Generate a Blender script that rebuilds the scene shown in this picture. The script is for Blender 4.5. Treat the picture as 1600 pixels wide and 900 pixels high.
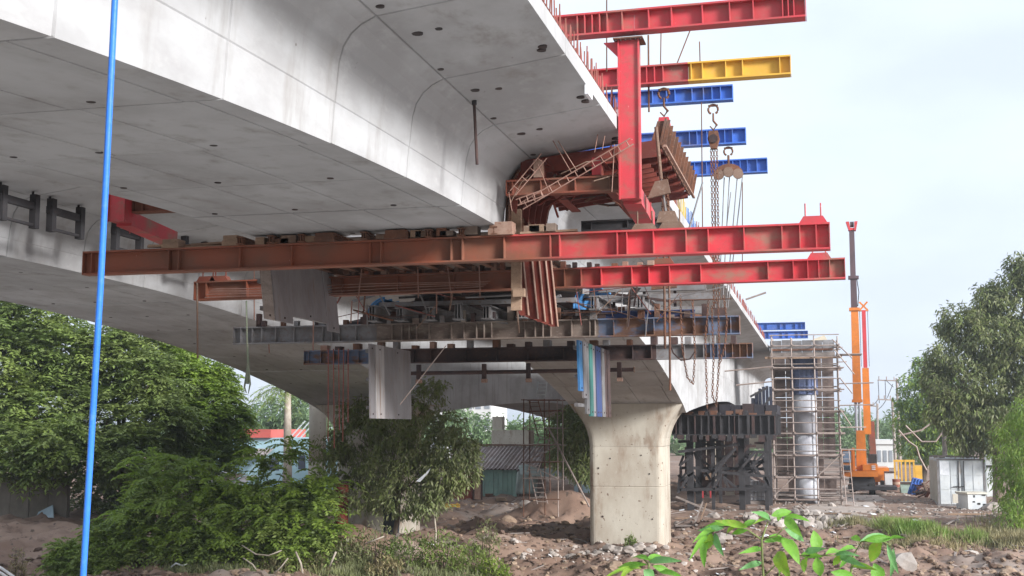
import bpy, math, random
import numpy as np
from mathutils import Vector, Matrix, noise

for o in list(bpy.data.objects):
    bpy.data.objects.remove(o)
SC = bpy.context.scene
COL = SC.collection
rnd = random.Random(7)
R = math.radians

# ------------------------------------------------------------------ camera
CZ = 5.0
YAW, PIT, FPX = R(13.9), R(6.4), 1950.0
cam_d = bpy.data.cameras.new('camera')
cam = bpy.data.objects.new('camera', cam_d)
COL.objects.link(cam)
cam.location = (0, 0, CZ)
cam.rotation_euler = (math.pi / 2 + PIT, 0, YAW)
cam_d.sensor_width = 36
cam_d.lens = FPX / 1600 * 36
cam_d.clip_start = 0.1
cam_d.clip_end = 6000
SC.camera = cam

# ------------------------------------------------------------------ light
SUN_EL, SUN_AZ = R(21.5), R(119)          # azimuth clockwise from +Y: the sun stands to the right, a little behind
SKY_STRENGTH = 0.1
EXPOSURE = 1.25
SUN_STRENGTH = 3.0
w = bpy.data.worlds.new('World')
SC.world = w
w.use_nodes = True
nt = w.node_tree
for n in list(nt.nodes):
    nt.nodes.remove(n)
out = nt.nodes.new('ShaderNodeOutputWorld')
bg = nt.nodes.new('ShaderNodeBackground')
bg.inputs['Strength'].default_value = SKY_STRENGTH
sky = nt.nodes.new('ShaderNodeTexSky')
sky.sky_type = 'NISHITA'
sky.sun_disc = False
sky.sun_elevation = SUN_EL
sky.sun_rotation = SUN_AZ
sky.air_density = 1.0
sky.dust_density = 3.0
# thin high overcast in front of the blue
tc = nt.nodes.new('ShaderNodeTexCoord')
mp = nt.nodes.new('ShaderNodeMapping')
mp.inputs['Scale'].default_value = (1, 1, 2.6)
mp.inputs['Location'].default_value = (2.3, 0.7, 0.4)
nz = nt.nodes.new('ShaderNodeTexNoise')
nz.inputs['Scale'].default_value = 3.1
nz.inputs['Detail'].default_value = 7
nz.inputs['Roughness'].default_value = 0.5
cr = nt.nodes.new('ShaderNodeValToRGB')
cr.color_ramp.elements[0].position = 0.36
cr.color_ramp.elements[0].color = (3.7, 4.1, 4.95, 1)
cr.color_ramp.elements[1].position = 0.62
cr.color_ramp.elements[1].color = (4.35, 4.85, 5.3, 1)
mx = nt.nodes.new('ShaderNodeMixRGB')
mx.inputs['Fac'].default_value = 0.9
nt.links.new(tc.outputs['Generated'], mp.inputs['Vector'])
nt.links.new(mp.outputs['Vector'], nz.inputs['Vector'])
nt.links.new(nz.outputs['Fac'], cr.inputs['Fac'])
nt.links.new(sky.outputs['Color'], mx.inputs['Color1'])
nt.links.new(cr.outputs['Color'], mx.inputs['Color2'])
nt.links.new(mx.outputs['Color'], bg.inputs['Color'])
nt.links.new(bg.outputs['Background'], out.inputs['Surface'])

sd = bpy.data.lights.new('sun', 'SUN')
sd.energy = SUN_STRENGTH
sd.angle = R(15)
sd.color = (1.0, 0.995, 0.99)
so = bpy.data.objects.new('sun', sd)
COL.objects.link(so)
sdir = Vector((math.sin(SUN_AZ) * math.cos(SUN_EL), math.cos(SUN_AZ) * math.cos(SUN_EL), math.sin(SUN_EL)))
so.rotation_euler = (-sdir).to_track_quat('-Z', 'Y').to_euler()
so.location = sdir * 100

SC.view_settings.view_transform = 'Standard'
SC.view_settings.look = 'None'
SC.view_settings.exposure = EXPOSURE
SC.view_settings.gamma = 1
SC.view_settings.use_curve_mapping = False

# ------------------------------------------------------------------ helpers
FW = Vector((-math.sin(YAW) * math.cos(PIT), math.cos(YAW) * math.cos(PIT), math.sin(PIT)))
RT = Vector((math.cos(YAW), math.sin(YAW), 0))
UP = RT.cross(FW)


def at(px, py, Y=None, X=None, Z=None):
    """world point seen at a photo pixel on the plane Y=, X= or Z= (survey helper)"""
    r = FW + RT * ((px - 800) / FPX) - UP * ((py - 450) / FPX)
    if Y is not None:
        k = Y / r.y
    elif X is not None:
        k = X / r.x
    else:
        k = (Z - CZ) / r.z
    return Vector((0, 0, CZ)) + r * k


ORG = {}        # world origin of every built object


class MB:
    def __init__(s):
        s.v = []
        s.f = []

    def add(s, vs, fs):
        o = len(s.v)
        s.v += [tuple(p) for p in vs]
        s.f += [tuple(i + o for i in f) for f in fs]
        return s

    def hexa(s, p):
        return s.add(p, [(0, 3, 2, 1), (4, 5, 6, 7), (0, 1, 5, 4), (1, 2, 6, 5), (2, 3, 7, 6), (3, 0, 4, 7)])

    def box(s, x0, x1, y0, y1, z0, z1):
        return s.hexa([(x0, y0, z0), (x1, y0, z0), (x1, y1, z0), (x0, y1, z0), (x0, y0, z1), (x1, y0, z1), (x1, y1, z1), (x0, y1, z1)])

    def obox(s, c, a, b, d):
        c, a, b, d = Vector(c), Vector(a), Vector(b), Vector(d)
        return s.hexa([c - a - b - d, c + a - b - d, c + a + b - d, c - a + b - d, c - a - b + d, c + a - b + d, c + a + b + d, c - a + b + d])

    def bar(s, p, q, wd, ht, up=(0, 0, 1)):
        p, q = Vector(p), Vector(q)
        d = (q - p).normalized()
        u = Vector(up)
        if abs(d.dot(u)) > 0.98:
            u = Vector((0, 1, 0))
        sd_ = d.cross(u).normalized()
        u = sd_.cross(d)
        return s.obox((p + q) / 2, sd_ * wd / 2, (q - p) / 2, u * ht / 2)

    def tube(s, p, q, r, n=6, r2=None):
        return s.path([p, q], [r, r if r2 is None else r2], n)

    def path(s, pts, r, n=6):
        pts = [Vector(p) for p in pts]
        rs = r if isinstance(r, (list, tuple)) else [r] * len(pts)
        vs, fs = [], []
        for i, p in enumerate(pts):
            d = (pts[min(i + 1, len(pts) - 1)] - pts[max(i - 1, 0)])
            d = d.normalized() if d.length > 1e-9 else Vector((0, 0, 1))
            u = Vector((0, 0, 1)) if abs(d.z) < 0.9 else Vector((1, 0, 0))
            a = d.cross(u).normalized()
            b = a.cross(d)
            for k in range(n):
                t = 2 * math.pi * k / n
                vs.append(p + (a * math.cos(t) + b * math.sin(t)) * rs[i])
        for i in range(len(pts) - 1):
            for k in range(n):
                fs.append((i * n + k, i * n + (k + 1) % n, (i + 1) * n + (k + 1) % n, (i + 1) * n + k))
        fs.append(tuple(range(n - 1, -1, -1)))
        fs.append(tuple((len(pts) - 1) * n + k for k in range(n)))
        return s.add(vs, fs)

    def loft(s, rings, caps=True):
        n = len(rings[0])
        vs = [p for r in rings for p in r]
        fs = []
        for i in range(len(rings) - 1):
            for k in range(n):
                fs.append((i * n + k, i * n + (k + 1) % n, (i + 1) * n + (k + 1) % n, (i + 1) * n + k))
        if caps:
            fs.append(tuple(range(n - 1, -1, -1)))
            fs.append(tuple((len(rings) - 1) * n + k for k in range(n)))
        return s.add(vs, fs)

    def prism(s, poly, d):
        d = Vector(d)
        a = [Vector(p) for p in poly]
        return s.loft([a, [p + d for p in a]])

    def ring(s, c, ax, r, t, n=12, m=6, a0=0, a1=2 * math.pi):
        ax = Vector(ax).normalized()
        u = Vector((0, 0, 1)) if abs(ax.z) < 0.9 else Vector((1, 0, 0))
        a = ax.cross(u).normalized()
        b = a.cross(ax)
        return s.path([Vector(c) + (a * math.cos(a0 + (a1 - a0) * i / n) + b * math.sin(a0 + (a1 - a0) * i / n)) * r for i in range(n + 1)], t, m)

    def disc(s, c, ax, r, th, n=12):
        c = Vector(c)
        ax = Vector(ax).normalized()
        return s.path([c - ax * th / 2, c + ax * th / 2], r, n)

    def build(s, name, mat, parent=None, smooth=False, kind=None, label=None):
        v = np.array(s.v, dtype=np.float64)
        lo, hi = v.min(0), v.max(0)
        org = np.array([(lo[0] + hi[0]) / 2, (lo[1] + hi[1]) / 2, lo[2]])
        me = bpy.data.meshes.new(name)
        me.from_pydata((v - org).tolist(), [], s.f)
        return link(name, me, mat, Vector(org), parent, smooth, kind, label)


def link(name, me, mat, org, parent, smooth=False, kind=None, label=None):
    if mat is not None and not me.materials:
        me.materials.append(mat)
    if smooth:
        me.polygons.foreach_set('use_smooth', [True] * len(me.polygons))
    me.update()
    o = bpy.data.objects.new(name, me)
    COL.objects.link(o)
    o.location = org
    ORG[o.name] = Vector(org)
    if parent is not None:
        o.parent = parent
        o.location = Vector(org) - ORG[parent.name]
    if kind:
        o['kind'] = kind
    if label:
        o['label'] = label
    return o


def inst(src, name, loc, parent=None, rot=None, scale=None):
    """another object on the same mesh; loc is a world point"""
    o = bpy.data.objects.new(name, src.data)
    COL.objects.link(o)
    ORG[o.name] = Vector(loc)
    o.location = Vector(loc)
    if parent is not None:
        o.parent = parent
        o.location = Vector(loc) - ORG[parent.name]
    if rot is not None:
        o.rotation_euler = rot
    if scale is not None:
        o.scale = scale
    return o


def tag(o, label, cat, group=None):
    o['label'] = label
    o['category'] = cat
    if group:
        o['group'] = group
    return o


def thing(name, label, cat, loc, group=None):
    o = bpy.data.objects.new(name, None)
    o.empty_display_size = 0.3
    COL.objects.link(o)
    o.location = Vector(loc)
    ORG[o.name] = Vector(loc)
    return tag(o, label, cat, group)


def dup(root, off, label=None):
    """copy of a thing with its parts and sub-parts, shifted by off"""
    off = Vector(off)

    def rec(o, par):
        c = o.copy()
        COL.objects.link(c)
        c.parent = par
        ORG[c.name] = ORG[o.name] + off
        for ch in o.children:
            rec(ch, c)
        return c
    c = rec(root, None)
    c.location = root.location + off
    if label:
        c['label'] = label
    return c


# ------------------------------------------------------------------ materials
def mat(name, cols, scale=(1, 1, 1), fine=9.0, rough=0.8, metal=0.0, bump=0.25, lo=0.35, hi=0.65, speck=None, speck_scale=22, speck_t=0.68,
        objvar=0.0, transl=0.0, spec=0.3, layer=None, xfade=None):
    """procedural wear: a large noise blends cols[0] and cols[1], finer noise adds cols[2]; layer=(colour, scale, lo, hi) lays a film on top"""
    m = bpy.data.materials.new(name)
    m.use_nodes = True
    t = m.node_tree
    N, L = t.nodes, t.links
    b = N['Principled BSDF']
    b.inputs['Roughness'].default_value = rough
    b.inputs['Metallic'].default_value = metal
    b.inputs['Specular IOR Level'].default_value = spec
    geo = N.new('ShaderNodeNewGeometry')
    mpn = N.new('ShaderNodeMapping')
    mpn.inputs['Scale'].default_value = scale
    L.new(geo.outputs['Position'], mpn.inputs['Vector'])

    def noise_(sc, det, vec, ro=0.6):
        n = N.new('ShaderNodeTexNoise')
        n.inputs['Scale'].default_value = sc
        n.inputs['Detail'].default_value = det
        n.inputs['Roughness'].default_value = ro
        L.new(vec, n.inputs['Vector'])
        return n.outputs['Fac']

    def ramp(f, a, c):
        r = N.new('ShaderNodeMapRange')
        r.inputs['From Min'].default_value = a
        r.inputs['From Max'].default_value = c
        r.interpolation_type = 'SMOOTHSTEP'
        L.new(f, r.inputs['Value'])
        return r.outputs['Result']

    def mix(f, c1, c2):
        n = N.new('ShaderNodeMixRGB')
        L.new(f, n.inputs['Fac'])
        for k, c in (('Color1', c1), ('Color2', c2)):
            if isinstance(c, (tuple, list)):
                n.inputs[k].default_value = (*c[:3], 1)
            else:
                L.new(c, n.inputs[k])
        return n.outputs['Color']
    big = noise_(1.0, 6, mpn.outputs['Vector'])
    col = mix(ramp(big, lo, hi), cols[0], cols[1])
    fin = noise_(fine, 6, mpn.outputs['Vector'], 0.7)
    if len(cols) > 2:
        col = mix(ramp(fin, 0.5, 0.72), col, cols[2])
    if layer:
        ln = noise_(1.0, 7, mpn.outputs['Vector'], 0.65)
        m2 = N.new('ShaderNodeMapping')
        m2.inputs['Scale'].default_value = layer[1]
        m2.inputs['Location'].default_value = (5.3, 1.7, 9.1)
        L.new(geo.outputs['Position'], m2.inputs['Vector'])
        ln = noise_(1.0, 7, m2.outputs['Vector'], 0.65)
        col = mix(ramp(ln, layer[2], layer[3]), col, layer[0])
    if xfade:
        sx = N.new('ShaderNodeSeparateXYZ')
        L.new(geo.outputs['Position'], sx.inputs['Vector'])
        fn = noise_(1.6, 5, geo.outputs['Position'])
        ma = N.new('ShaderNodeMath')
        ma.operation = 'MULTIPLY_ADD'
        ma.inputs[1].default_value = 5.0
        L.new(fn, ma.inputs[0])
        L.new(sx.outputs['X'], ma.inputs[2])
        c2 = mix(ramp(big, .35, .65), xfade[2], xfade[3])
        col = mix(ramp(ma.outputs[0], xfade[0] + 2.5, xfade[1] + 2.5), c2, col)
    if speck:
        sn = noise_(speck_scale, 3, geo.outputs['Position'], 0.5)
        col = mix(ramp(sn, speck_t, speck_t + 0.06), col, speck)
    if objvar:
        oi = N.new('ShaderNodeObjectInfo')
        hs = N.new('ShaderNodeHueSaturation')
        r = N.new('ShaderNodeMapRange')
        r.inputs['To Min'].default_value = 1 - objvar
        r.inputs['To Max'].default_value = 1 + objvar
        L.new(oi.outputs['Random'], r.inputs['Value'])
        L.new(r.outputs['Result'], hs.inputs['Value'])
        L.new(col, hs.inputs['Color'])
        col = hs.outputs['Color']
    L.new(col, b.inputs['Base Color'])
    if bump:
        bp = N.new('ShaderNodeBump')
        bp.inputs['Strength'].default_value = bump
        bp.inputs['Distance'].default_value = 0.02
        L.new(fin, bp.inputs['Height'])
        L.new(bp.outputs['Normal'], b.inputs['Normal'])
    if transl:
        tr = N.new('ShaderNodeBsdfTranslucent')
        L.new(col, tr.inputs['Color'])
        ms = N.new('ShaderNodeMixShader')
        ms.inputs['Fac'].default_value = transl
        L.new(b.outputs['BSDF'], ms.inputs[1])
        L.new(tr.outputs['BSDF'], ms.inputs[2])
        L.new(ms.outputs['Shader'], N['Material Output'].inputs['Surface'])
    return m


M = {}
M['concrete'] = mat('concrete', [(.455, .455, .46), (.345, .338, .338), (.42, .412, .412)], (.55, .35, .8), 5, .85, bump=.3, objvar=.07, lo=.38, hi=.62,
                    layer=((.29, .275, .262), (2.6, 1.4, .25), .51, .76), speck=(.2, .18, .17), speck_scale=9, speck_t=.74)
M['old_concrete'] = mat('old_concrete', [(.47, .43, .36), (.36, .31, .25), (.42, .38, .32)], (.8, .8, .4), 6, .9, bump=.35, objvar=.04,
                        layer=((.25, .18, .13), (1.6, 1.6, .5), .50, .72), speck=(.17, .12, .09), speck_scale=7, speck_t=.66)
M['hole'] = mat('hole_dark', [(.07, .05, .045), (.03, .025, .025)], bump=0)  # near-black discs stand in for the dark inside of tie holes
M['red'] = mat('red_paint', [(.52, .05, .065), (.40, .06, .065), (.36, .07, .065)], (1.3, 1.3, 1.3), 7, .5, bump=.12, objvar=.06,
               layer=((.25, .14, .105), (1.5, 2, 2.4), .46, .72), speck=(.5, .3, .28), speck_scale=17, speck_t=.70)
M['red_dusty'] = mat('red_dusty', [(.28, .065, .04), (.18, .07, .045), (.23, .09, .06)], (1.1, 1.1, 2.5), 7, .8, bump=.2, objvar=.06,
                     layer=((.17, .095, .065), (.9, 2, 1.2), .42, .7), speck=(.14, .05, .03), speck_scale=14, speck_t=.7)
M['red_fade'] = mat('red_beam_dusted', [(.54, .045, .06), (.42, .055, .06), (.38, .06, .06)], (1.3, 1.3, 1.3), 7, .55, bump=.15, objvar=.04,
                   layer=((.29, .15, .11), (1.2, 2, 2.4), .46, .70), speck=(.5, .3, .28), speck_scale=17, speck_t=.74,
                   xfade=(-5.6, -3.2, (.27, .085, .048), (.19, .085, .055)))
M['rust'] = mat('rust', [(.17, .075, .045), (.10, .055, .04), (.25, .12, .07)], (2, 2, 2), 9, .9, bump=.35, objvar=.1,
                layer=((.14, .095, .075), (1.4, 2, 2), .5, .75))
M['rust_light'] = mat('rust_light', [(.20, .135, .10), (.14, .085, .06), (.25, .19, .15)], (2, 2, 2), 8, .9, bump=.35, objvar=.1)
M['rust_dark'] = mat('rust_dark', [(.075, .045, .04), (.045, .033, .035), (.11, .06, .045)], (1.5, 1.5, 1.5), 9, .85, bump=.3, objvar=.1)
M['form_red'] = mat('form_red', [(.20, .042, .028), (.13, .032, .025), (.16, .06, .042)], (2, 2, 2), 7, .8, bump=.2, objvar=.08)
M['cream_steel'] = mat('cream_steel', [(.34, .23, .18), (.26, .15, .11), (.22, .11, .075)], (3, 3, 3), 8, .8, bump=.2)
M['blue'] = mat('blue_paint', [(.05, .14, .48), (.06, .12, .36), (.08, .17, .48)], (1.3, 1.3, 1.3), 6, .55, bump=.1, objvar=.08,
                layer=((.15, .13, .15), (1.4, 2, 2), .52, .78), speck=(.3, .33, .4), speck_scale=15, speck_t=.7)
M['sky_blue'] = mat('worn_blue', [(.06, .24, .50), (.05, .17, .40), (.1, .3, .5)], (1.3, 1.3, 1.3), 6, .6, bump=.12,
                    layer=((.16, .13, .12), (1.4, 2, 2), .55, .8))
M['yellow'] = mat('yellow_paint', [(.66, .40, .06), (.55, .32, .05), (.6, .35, .08)], (1.5, 1.5, 1.5), 7, .55, bump=.1,
                  layer=((.28, .15, .06), (1.5, 2, 3), .58, .8))
M['blue_rust'] = mat('rusted_blue', [(.12, .15, .22), (.16, .085, .055), (.2, .13, .1)], (1.1, 1.5, 2.2), 8, .85, bump=.3, lo=.46, hi=.56)
M['grey_steel'] = mat('grey_steel', [(.24, .235, .24), (.15, .14, .14), (.2, .15, .12)], (2, 2, 2), 8, .7, .2, bump=.2, objvar=.12)
M['dark_steel'] = mat('dark_steel', [(.05, .048, .052), (.035, .033, .036), (.07, .055, .05)], (2, 2, 2), 8, .75, .1, bump=.2, objvar=.1)
M['tube'] = mat('scaffold_tube', [(.36, .30, .27), (.27, .21, .185), (.24, .16, .12)], (3, 3, 3), 6, .65, .15, bump=.1, objvar=.12)
M['wood'] = mat('timber', [(.31, .21, .145), (.24, .16, .11), (.19, .125, .085)], (5, 1, 9), 6, .9, bump=.25, objvar=.15)
M['wood_grey'] = mat('weathered_timber', [(.33, .28, .25), (.24, .2, .18), (.2, .16, .14)], (4, 2, 7), 6, .92, bump=.3, objvar=.15)
M['ply'] = mat('plywood', [(.20, .15, .12), (.15, .11, .09), (.25, .19, .15)], (2, 2, 2), 8, .9, bump=.2, objvar=.1)
M['panel_steel'] = mat('panel_steel', [(.33, .31, .32), (.26, .24, .245), (.28, .225, .205)], (2.5, 2.5, .8), 6, .5, .35, bump=.2, objvar=.05,
                       layer=((.25, .175, .14), (5, 5, .45), .56, .76))
M['plastic_blue'] = mat('blue_plastic', [(.03, .18, .68), (.025, .15, .58), (.06, .2, .6)], (2, 2, 2.5), 9, .38, bump=.12, spec=.5, layer=((.12, .2, .42), (6, 6, 1.2), .58, .8))
M['white_film'] = mat('white_film', [(.75, .76, .78), (.6, .62, .65)], (3, 3, 3), 6, .35, bump=.1, spec=.5)
M['orange'] = mat('crane_orange', [(.66, .19, .02), (.55, .16, .02), (.45, .14, .04)], (1.5, 1.5, 1.5), 6, .45, bump=.06, spec=.5,
                  layer=((.25, .14, .08), (1, 1, 2), .62, .85))
M['crane_dark'] = mat('crane_boom', [(.11, .065, .07), (.08, .05, .055)], (1, 1, 1), 4, .45, .2, bump=.05, spec=.5)
M['glass'] = mat('glass', [(.04, .06, .09), (.06, .09, .13)], (1, 1, 1), 3, .08, bump=0, spec=.8)
M['rubber'] = mat('rubber', [(.022, .022, .024), (.04, .037, .035)], (4, 4, 4), 8, .85, bump=.2)
M['container'] = mat('container_paint', [(.60, .62, .62), (.48, .51, .53), (.5, .52, .5)], (1.2, 1.2, 1.2), 6, .6, bump=.08,
                     layer=((.32, .22, .15), (2, 2, .5), .58, .78))
M['green_sheet'] = mat('green_sheet', [(.24, .37, .31), (.19, .29, .25), (.3, .34, .29)], (2, 2, 1), 6, .8, bump=.1, objvar=.1)
M['tin'] = mat('tin_roof', [(.48, .43, .42), (.38, .31, .29), (.33, .22, .17)], (1.5, 1.5, 1.5), 7, .6, .2, bump=.1, objvar=.1)
M['rock'] = mat('rock', [(.38, .34, .31), (.27, .23, .2), (.31, .27, .24)], (2, 2, 2), 7, .95, bump=.5, objvar=.18)
M['rock_brown'] = mat('rock_brown', [(.34, .25, .18), (.22, .15, .105), (.28, .2, .14)], (2, 2, 2), 7, .95, bump=.5, objvar=.18)
M['bark'] = mat('bark', [(.17, .13, .1), (.1, .075, .06), (.2, .16, .13)], (5, 5, 1.2), 8, .95, bump=.5)
M['pale_bark'] = mat('pale_bark', [(.42, .37, .31), (.3, .25, .2), (.35, .3, .26)], (3, 3, 2), 8, .95, bump=.3)


def leafmat(name, a, b, c, transl=.35):
    return mat(name, [a, b, c], (.45, .45, .45), 3.2, .5, bump=0, lo=.4, hi=.6, transl=transl, spec=.3)


M['leaf_deep'] = leafmat('leaf_deep', (.16, .205, .07), (.22, .27, .085), (.125, .165, .06))
M['leaf_bright'] = leafmat('leaf_bright', (.26, .37, .06), (.20, .29, .055), (.33, .41, .085), .45)
M['leaf_frond'] = leafmat('leaf_frond', (.19, .26, .075), (.26, .335, .085), (.14, .2, .065), .4)
M['leaf_olive'] = leafmat('leaf_olive', (.185, .205, .095), (.235, .255, .11), (.24, .235, .15), .3)
M['leaf_fresh'] = leafmat('leaf_fresh', (.16, .42, .035), (.22, .52, .06), (.1, .32, .03), .45)
M['leaf_bamboo'] = leafmat('leaf_bamboo', (.22, .34, .05), (.16, .26, .05), (.28, .36, .09), .45)
M['leaf_far'] = leafmat('leaf_far', (.17, .26, .12), (.22, .31, .15), (.14, .22, .11), .35)
M['leaf_dry'] = leafmat('leaf_dry', (.3, .25, .13), (.2, .2, .1), (.36, .31, .2), .25)
M['grass'] = leafmat('grass_blade', (.16, .27, .05), (.24, .30, .09), (.3, .27, .13), .35)


# ground: red-brown mud and pale dusty pad
def ground_mat():
    m = mat('mud', [(.19, .12, .088), (.27, .185, .14), (.13, .083, .063)], (.28, .28, .28), 4.5, .95, bump=.9,
            layer=((.31, .25, .215), (.17, .17, .17), .53, .68), speck=(.1, .07, .055), speck_scale=3.1, speck_t=.62)
    return m


M['mud'] = ground_mat()
M['bounce_ground'] = mat('bounce_ground', [(.47, .44, .41), (.40, .37, .345), (.44, .41, .385)], (.4, .4, .4), 5, .95, bump=.4)  # pale so that the added unseen sheet throws light upward
M['road'] = mat('dusty_track', [(.42, .36, .32), (.33, .26, .21), (.38, .33, .3)], (.5, .5, .5), 5, .95, bump=.5)

# ------------------------------------------------------------------ ground
def sst(a, b, v):
    t = min(1, max(0, (v - a) / (b - a)))
    return t * t * (3 - 2 * t)


def fbm(x, y, s, o=4):
    return noise.fractal(Vector((x * s, y * s, 1.7)), 1.0, 2.0, o)


MOUNDS = [(-12.2, 60, 1.3, 3.2, 1.0), (-16, 63, 0.5, 4, 1.3), (-9.3, 53, .45, 2.2, 2), (-1.2, 57.5, .55, 2.6, 2.0), (-26, 50, .7, 5, 3.5), (-20.5, 45.5, .5, 5, 2.5),
          (-4.5, 60, .35, 2.5, 3), (-32, 57, .4, 7, 4), (4.5, 54, .3, 4, 2.5), (9, 62, .5, 4, 5), (-13.5, 48, .35, 4, 2), (-17.3, 45.6, .95, 3.0, 1.7)]


def gz(x, y):
    z = 3.3 + (0.1 - 3.3) * sst(7, 21, y)
    z += (0.5 - 0.1) * sst(43, 52, y)
    r = sst(24, 38, y) * (1 - sst(90, 130, y))
    rough = .40 * r * (1 - .75 * sst(56, 66, y) * sst(-12, -4, x))
    z += rough * fbm(x, y, .33, 5) + rough * .55 * fbm(x + 31, y, 1.4, 3) + rough * .25 * fbm(x, y + 17, 3.1, 2)
    for mx_, my_, h, rx, ry in MOUNDS:
        d = ((x - mx_) / rx) ** 2 + ((y - my_) / ry) ** 2
        if d < 5:
            z += h * math.exp(-d * 1.6)
    # gully at the lower left
    z -= 1.0 * math.exp(-(((x + 29.5) / 4.0) ** 2 + ((y - 42) / 5.5) ** 2))
    z -= .5 * math.exp(-(((x + 13) / 9.0) ** 2 + ((y - 41) / 2.2) ** 2))
    return z


def axis(parts):
    a = []
    for s, e, st in parts:
        a += list(np.arange(s, e, st))
    return a


xs = axis([(-3000, -400, 900), (-400, -100, 100), (-100, -46, 6), (-46, 13, .24), (13, 40, 2.5), (40, 200, 40), (200, 3001, 700)])
ys = axis([(-300, -20, 70), (-20, 36, 1.6), (36, 63, .2), (63, 95, .7), (95, 160, 6), (160, 400, 60), (400, 4001, 900)])
gv = [(x, y, gz(x, y)) for y in ys for x in xs]
nx = len(xs)
gf = [(j * nx + i, j * nx + i + 1, (j + 1) * nx + i + 1, (j + 1) * nx + i) for j in range(len(ys) - 1) for i in range(nx - 1)]
gm = bpy.data.meshes.new('ground')
gm.from_pydata(gv, [], gf)
ground = link('ground', gm, M['mud'], Vector((0, 0, 0)), None, True, 'structure')

# pale track that runs past the scaffold to the crane
tv, tf = [], []
tn = 40
for j in range(tn + 1):
    y = 61 + j * 1.6
    xc = -.2 + (y - 61) * .085
    wd = 2.1 + .35 * math.sin(y * .7)
    for k in range(9):
        x = xc + wd * (k / 4 - 1) + (.25 * fbm(k * 3, y, .6, 3) if k in (0, 8) else 0)
        tv.append((x, y, gz(x, y) + (.035 if 0 < k < 8 else -.06)))
for j in range(tn):
    for k in range(8):
        tf.append((j * 9 + k, j * 9 + k + 1, (j + 1) * 9 + k + 1, (j + 1) * 9 + k))
tm = bpy.data.meshes.new('track')
tm.from_pydata(tv, [], tf)
link('track', tm, M['road'], Vector((0, 0, 0)), None, True, 'structure')

# unseen pale sheet over the near bank, added to bounce light onto the soffit
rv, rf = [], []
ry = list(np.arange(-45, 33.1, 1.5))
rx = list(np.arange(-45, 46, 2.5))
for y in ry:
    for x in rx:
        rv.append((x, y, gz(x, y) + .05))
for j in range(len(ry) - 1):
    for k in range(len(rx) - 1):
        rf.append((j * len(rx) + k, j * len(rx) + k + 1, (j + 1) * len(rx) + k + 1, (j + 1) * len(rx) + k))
rm = bpy.data.meshes.new('bounce_ground')
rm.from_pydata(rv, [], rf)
link('bounce_ground', rm, M['bounce_ground'], Vector((0, 0, 0)), None, True, 'structure')

# ------------------------------------------------------------------ bridges
Z_TOP = 10.18


def soffit(Y):
    if Y <= 50:
        return 8.4 - 2.5 * (abs(Y - 22) / 27) ** 2.2
    return min(6.5 - .8 * (abs(Y - 73.5) / 22) ** 1.6, 8.0)


def profile(c, Y, hw0, hw1, lines, jig=0.0, inset=0.0):
    """closed outline of a box girder at station Y; hw0/hw1 = soffit reach to the left and right of c"""
    zb = soffit(Y) + jig + inset
    n = .016
    pts = []

    def half(hw, sg):
        h = [(hw - inset, zb)]
        zw = 9.09
        h.append((hw + .03 - inset, zb + (zw - zb) * .5 - n))
        h.append((hw + .035 - inset - .006, zb + (zw - zb) * .5))
        h.append((hw + .04 - inset, zb + (zw - zb) * .5 + n))
        h += [(hw + .08 - inset, 9.09 + inset), (hw + .13 - inset, 9.27 + inset), (hw + .22 - inset, 9.41 + inset), (hw + .34 - inset, 9.51 + inset),
              (hw + .50, 9.585 + inset), (hw + .515, 9.625 + inset), (hw + .53, 9.59 + inset), (hw + 1.43, 9.70 + inset), (hw + 2.15, 9.80 + inset), (hw + 2.15, 10.04), (hw + 2.12, 10.06)]
        return [(c + sg * a, b) for a, b in h]
    rt_ = half(hw1, 1)
    lf = half(hw0, -1)
    bot = []
    for dx in lines:
        bot += [(c + dx - n, zb), (c + dx, zb + .05), (c + dx + n, zb)]
    return bot + rt_ + [(c, Z_TOP)] + lf[::-1]


def girder(label, c, hw0, hw1, y0, joints, y1, near_detail=None):
    root = thing('bridge_girder', label, 'bridge girder', (c, (y0 + y1) / 2, soffit((y0 + y1) / 2)))
    ys_ = [y0] + [j for j in joints if y0 < j < y1] + [y1]
    for i in range(len(ys_) - 1):
        a, b = ys_[i], ys_[i + 1]
        off = rnd.uniform(-.12, .12)
        lines = [d + off for d in np.arange(-hw0 + .5, hw1 - .25, 1.2)]
        jig = rnd.uniform(-.006, .006)
        rings = []
        for Y, ins in ((a + .007, .04), (a + .022, 0), *[(a + (b - a) * t, 0) for t in (.33, .66)], (b - .022, 0), (b - .007, .04)):
            rings.append([(x, Y, z) for x, z in profile(c, Y, hw0, hw1, lines, jig, ins)])
        m = MB()
        m.loft(rings)
        seg = m.build('girder_segment', M['concrete'], root)
        if near_detail and near_detail[0] < b and a < near_detail[1]:
            for dx in (-1.55, -.35, 1.15):
                hx = dx + rnd.uniform(-.2, .2)
                hy = b - rnd.uniform(.2, .35)
                m = MB()
                m.disc((c + hx, hy, soffit(hy) + .006), (0, 0, 1), .045, .03, 10)
                m.build('tie_hole_shade_disc', M['hole'], seg)
            if c > -10:
                for dx, hy, r_ in ((hw1 + .75, a + .75, .07), (hw1 + 1.05, a + .78, .05), (hw1 + 1.95, b - .3, .06), (hw1 + 2.0, b - .55, .06), (hw1 + .62, b - .35, .05)):
                    z_ = 9.59 + (dx - hw1 - .53) * .118
                    m = MB()
                    m.disc((c + dx + rnd.uniform(-.05, .05), hy + rnd.uniform(-.1, .1), z_ + .012), (0, 0, 1), r_, .04, 12)
                    m.build('tie_hole_shade_disc', M['hole'], seg)
    return root


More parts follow.
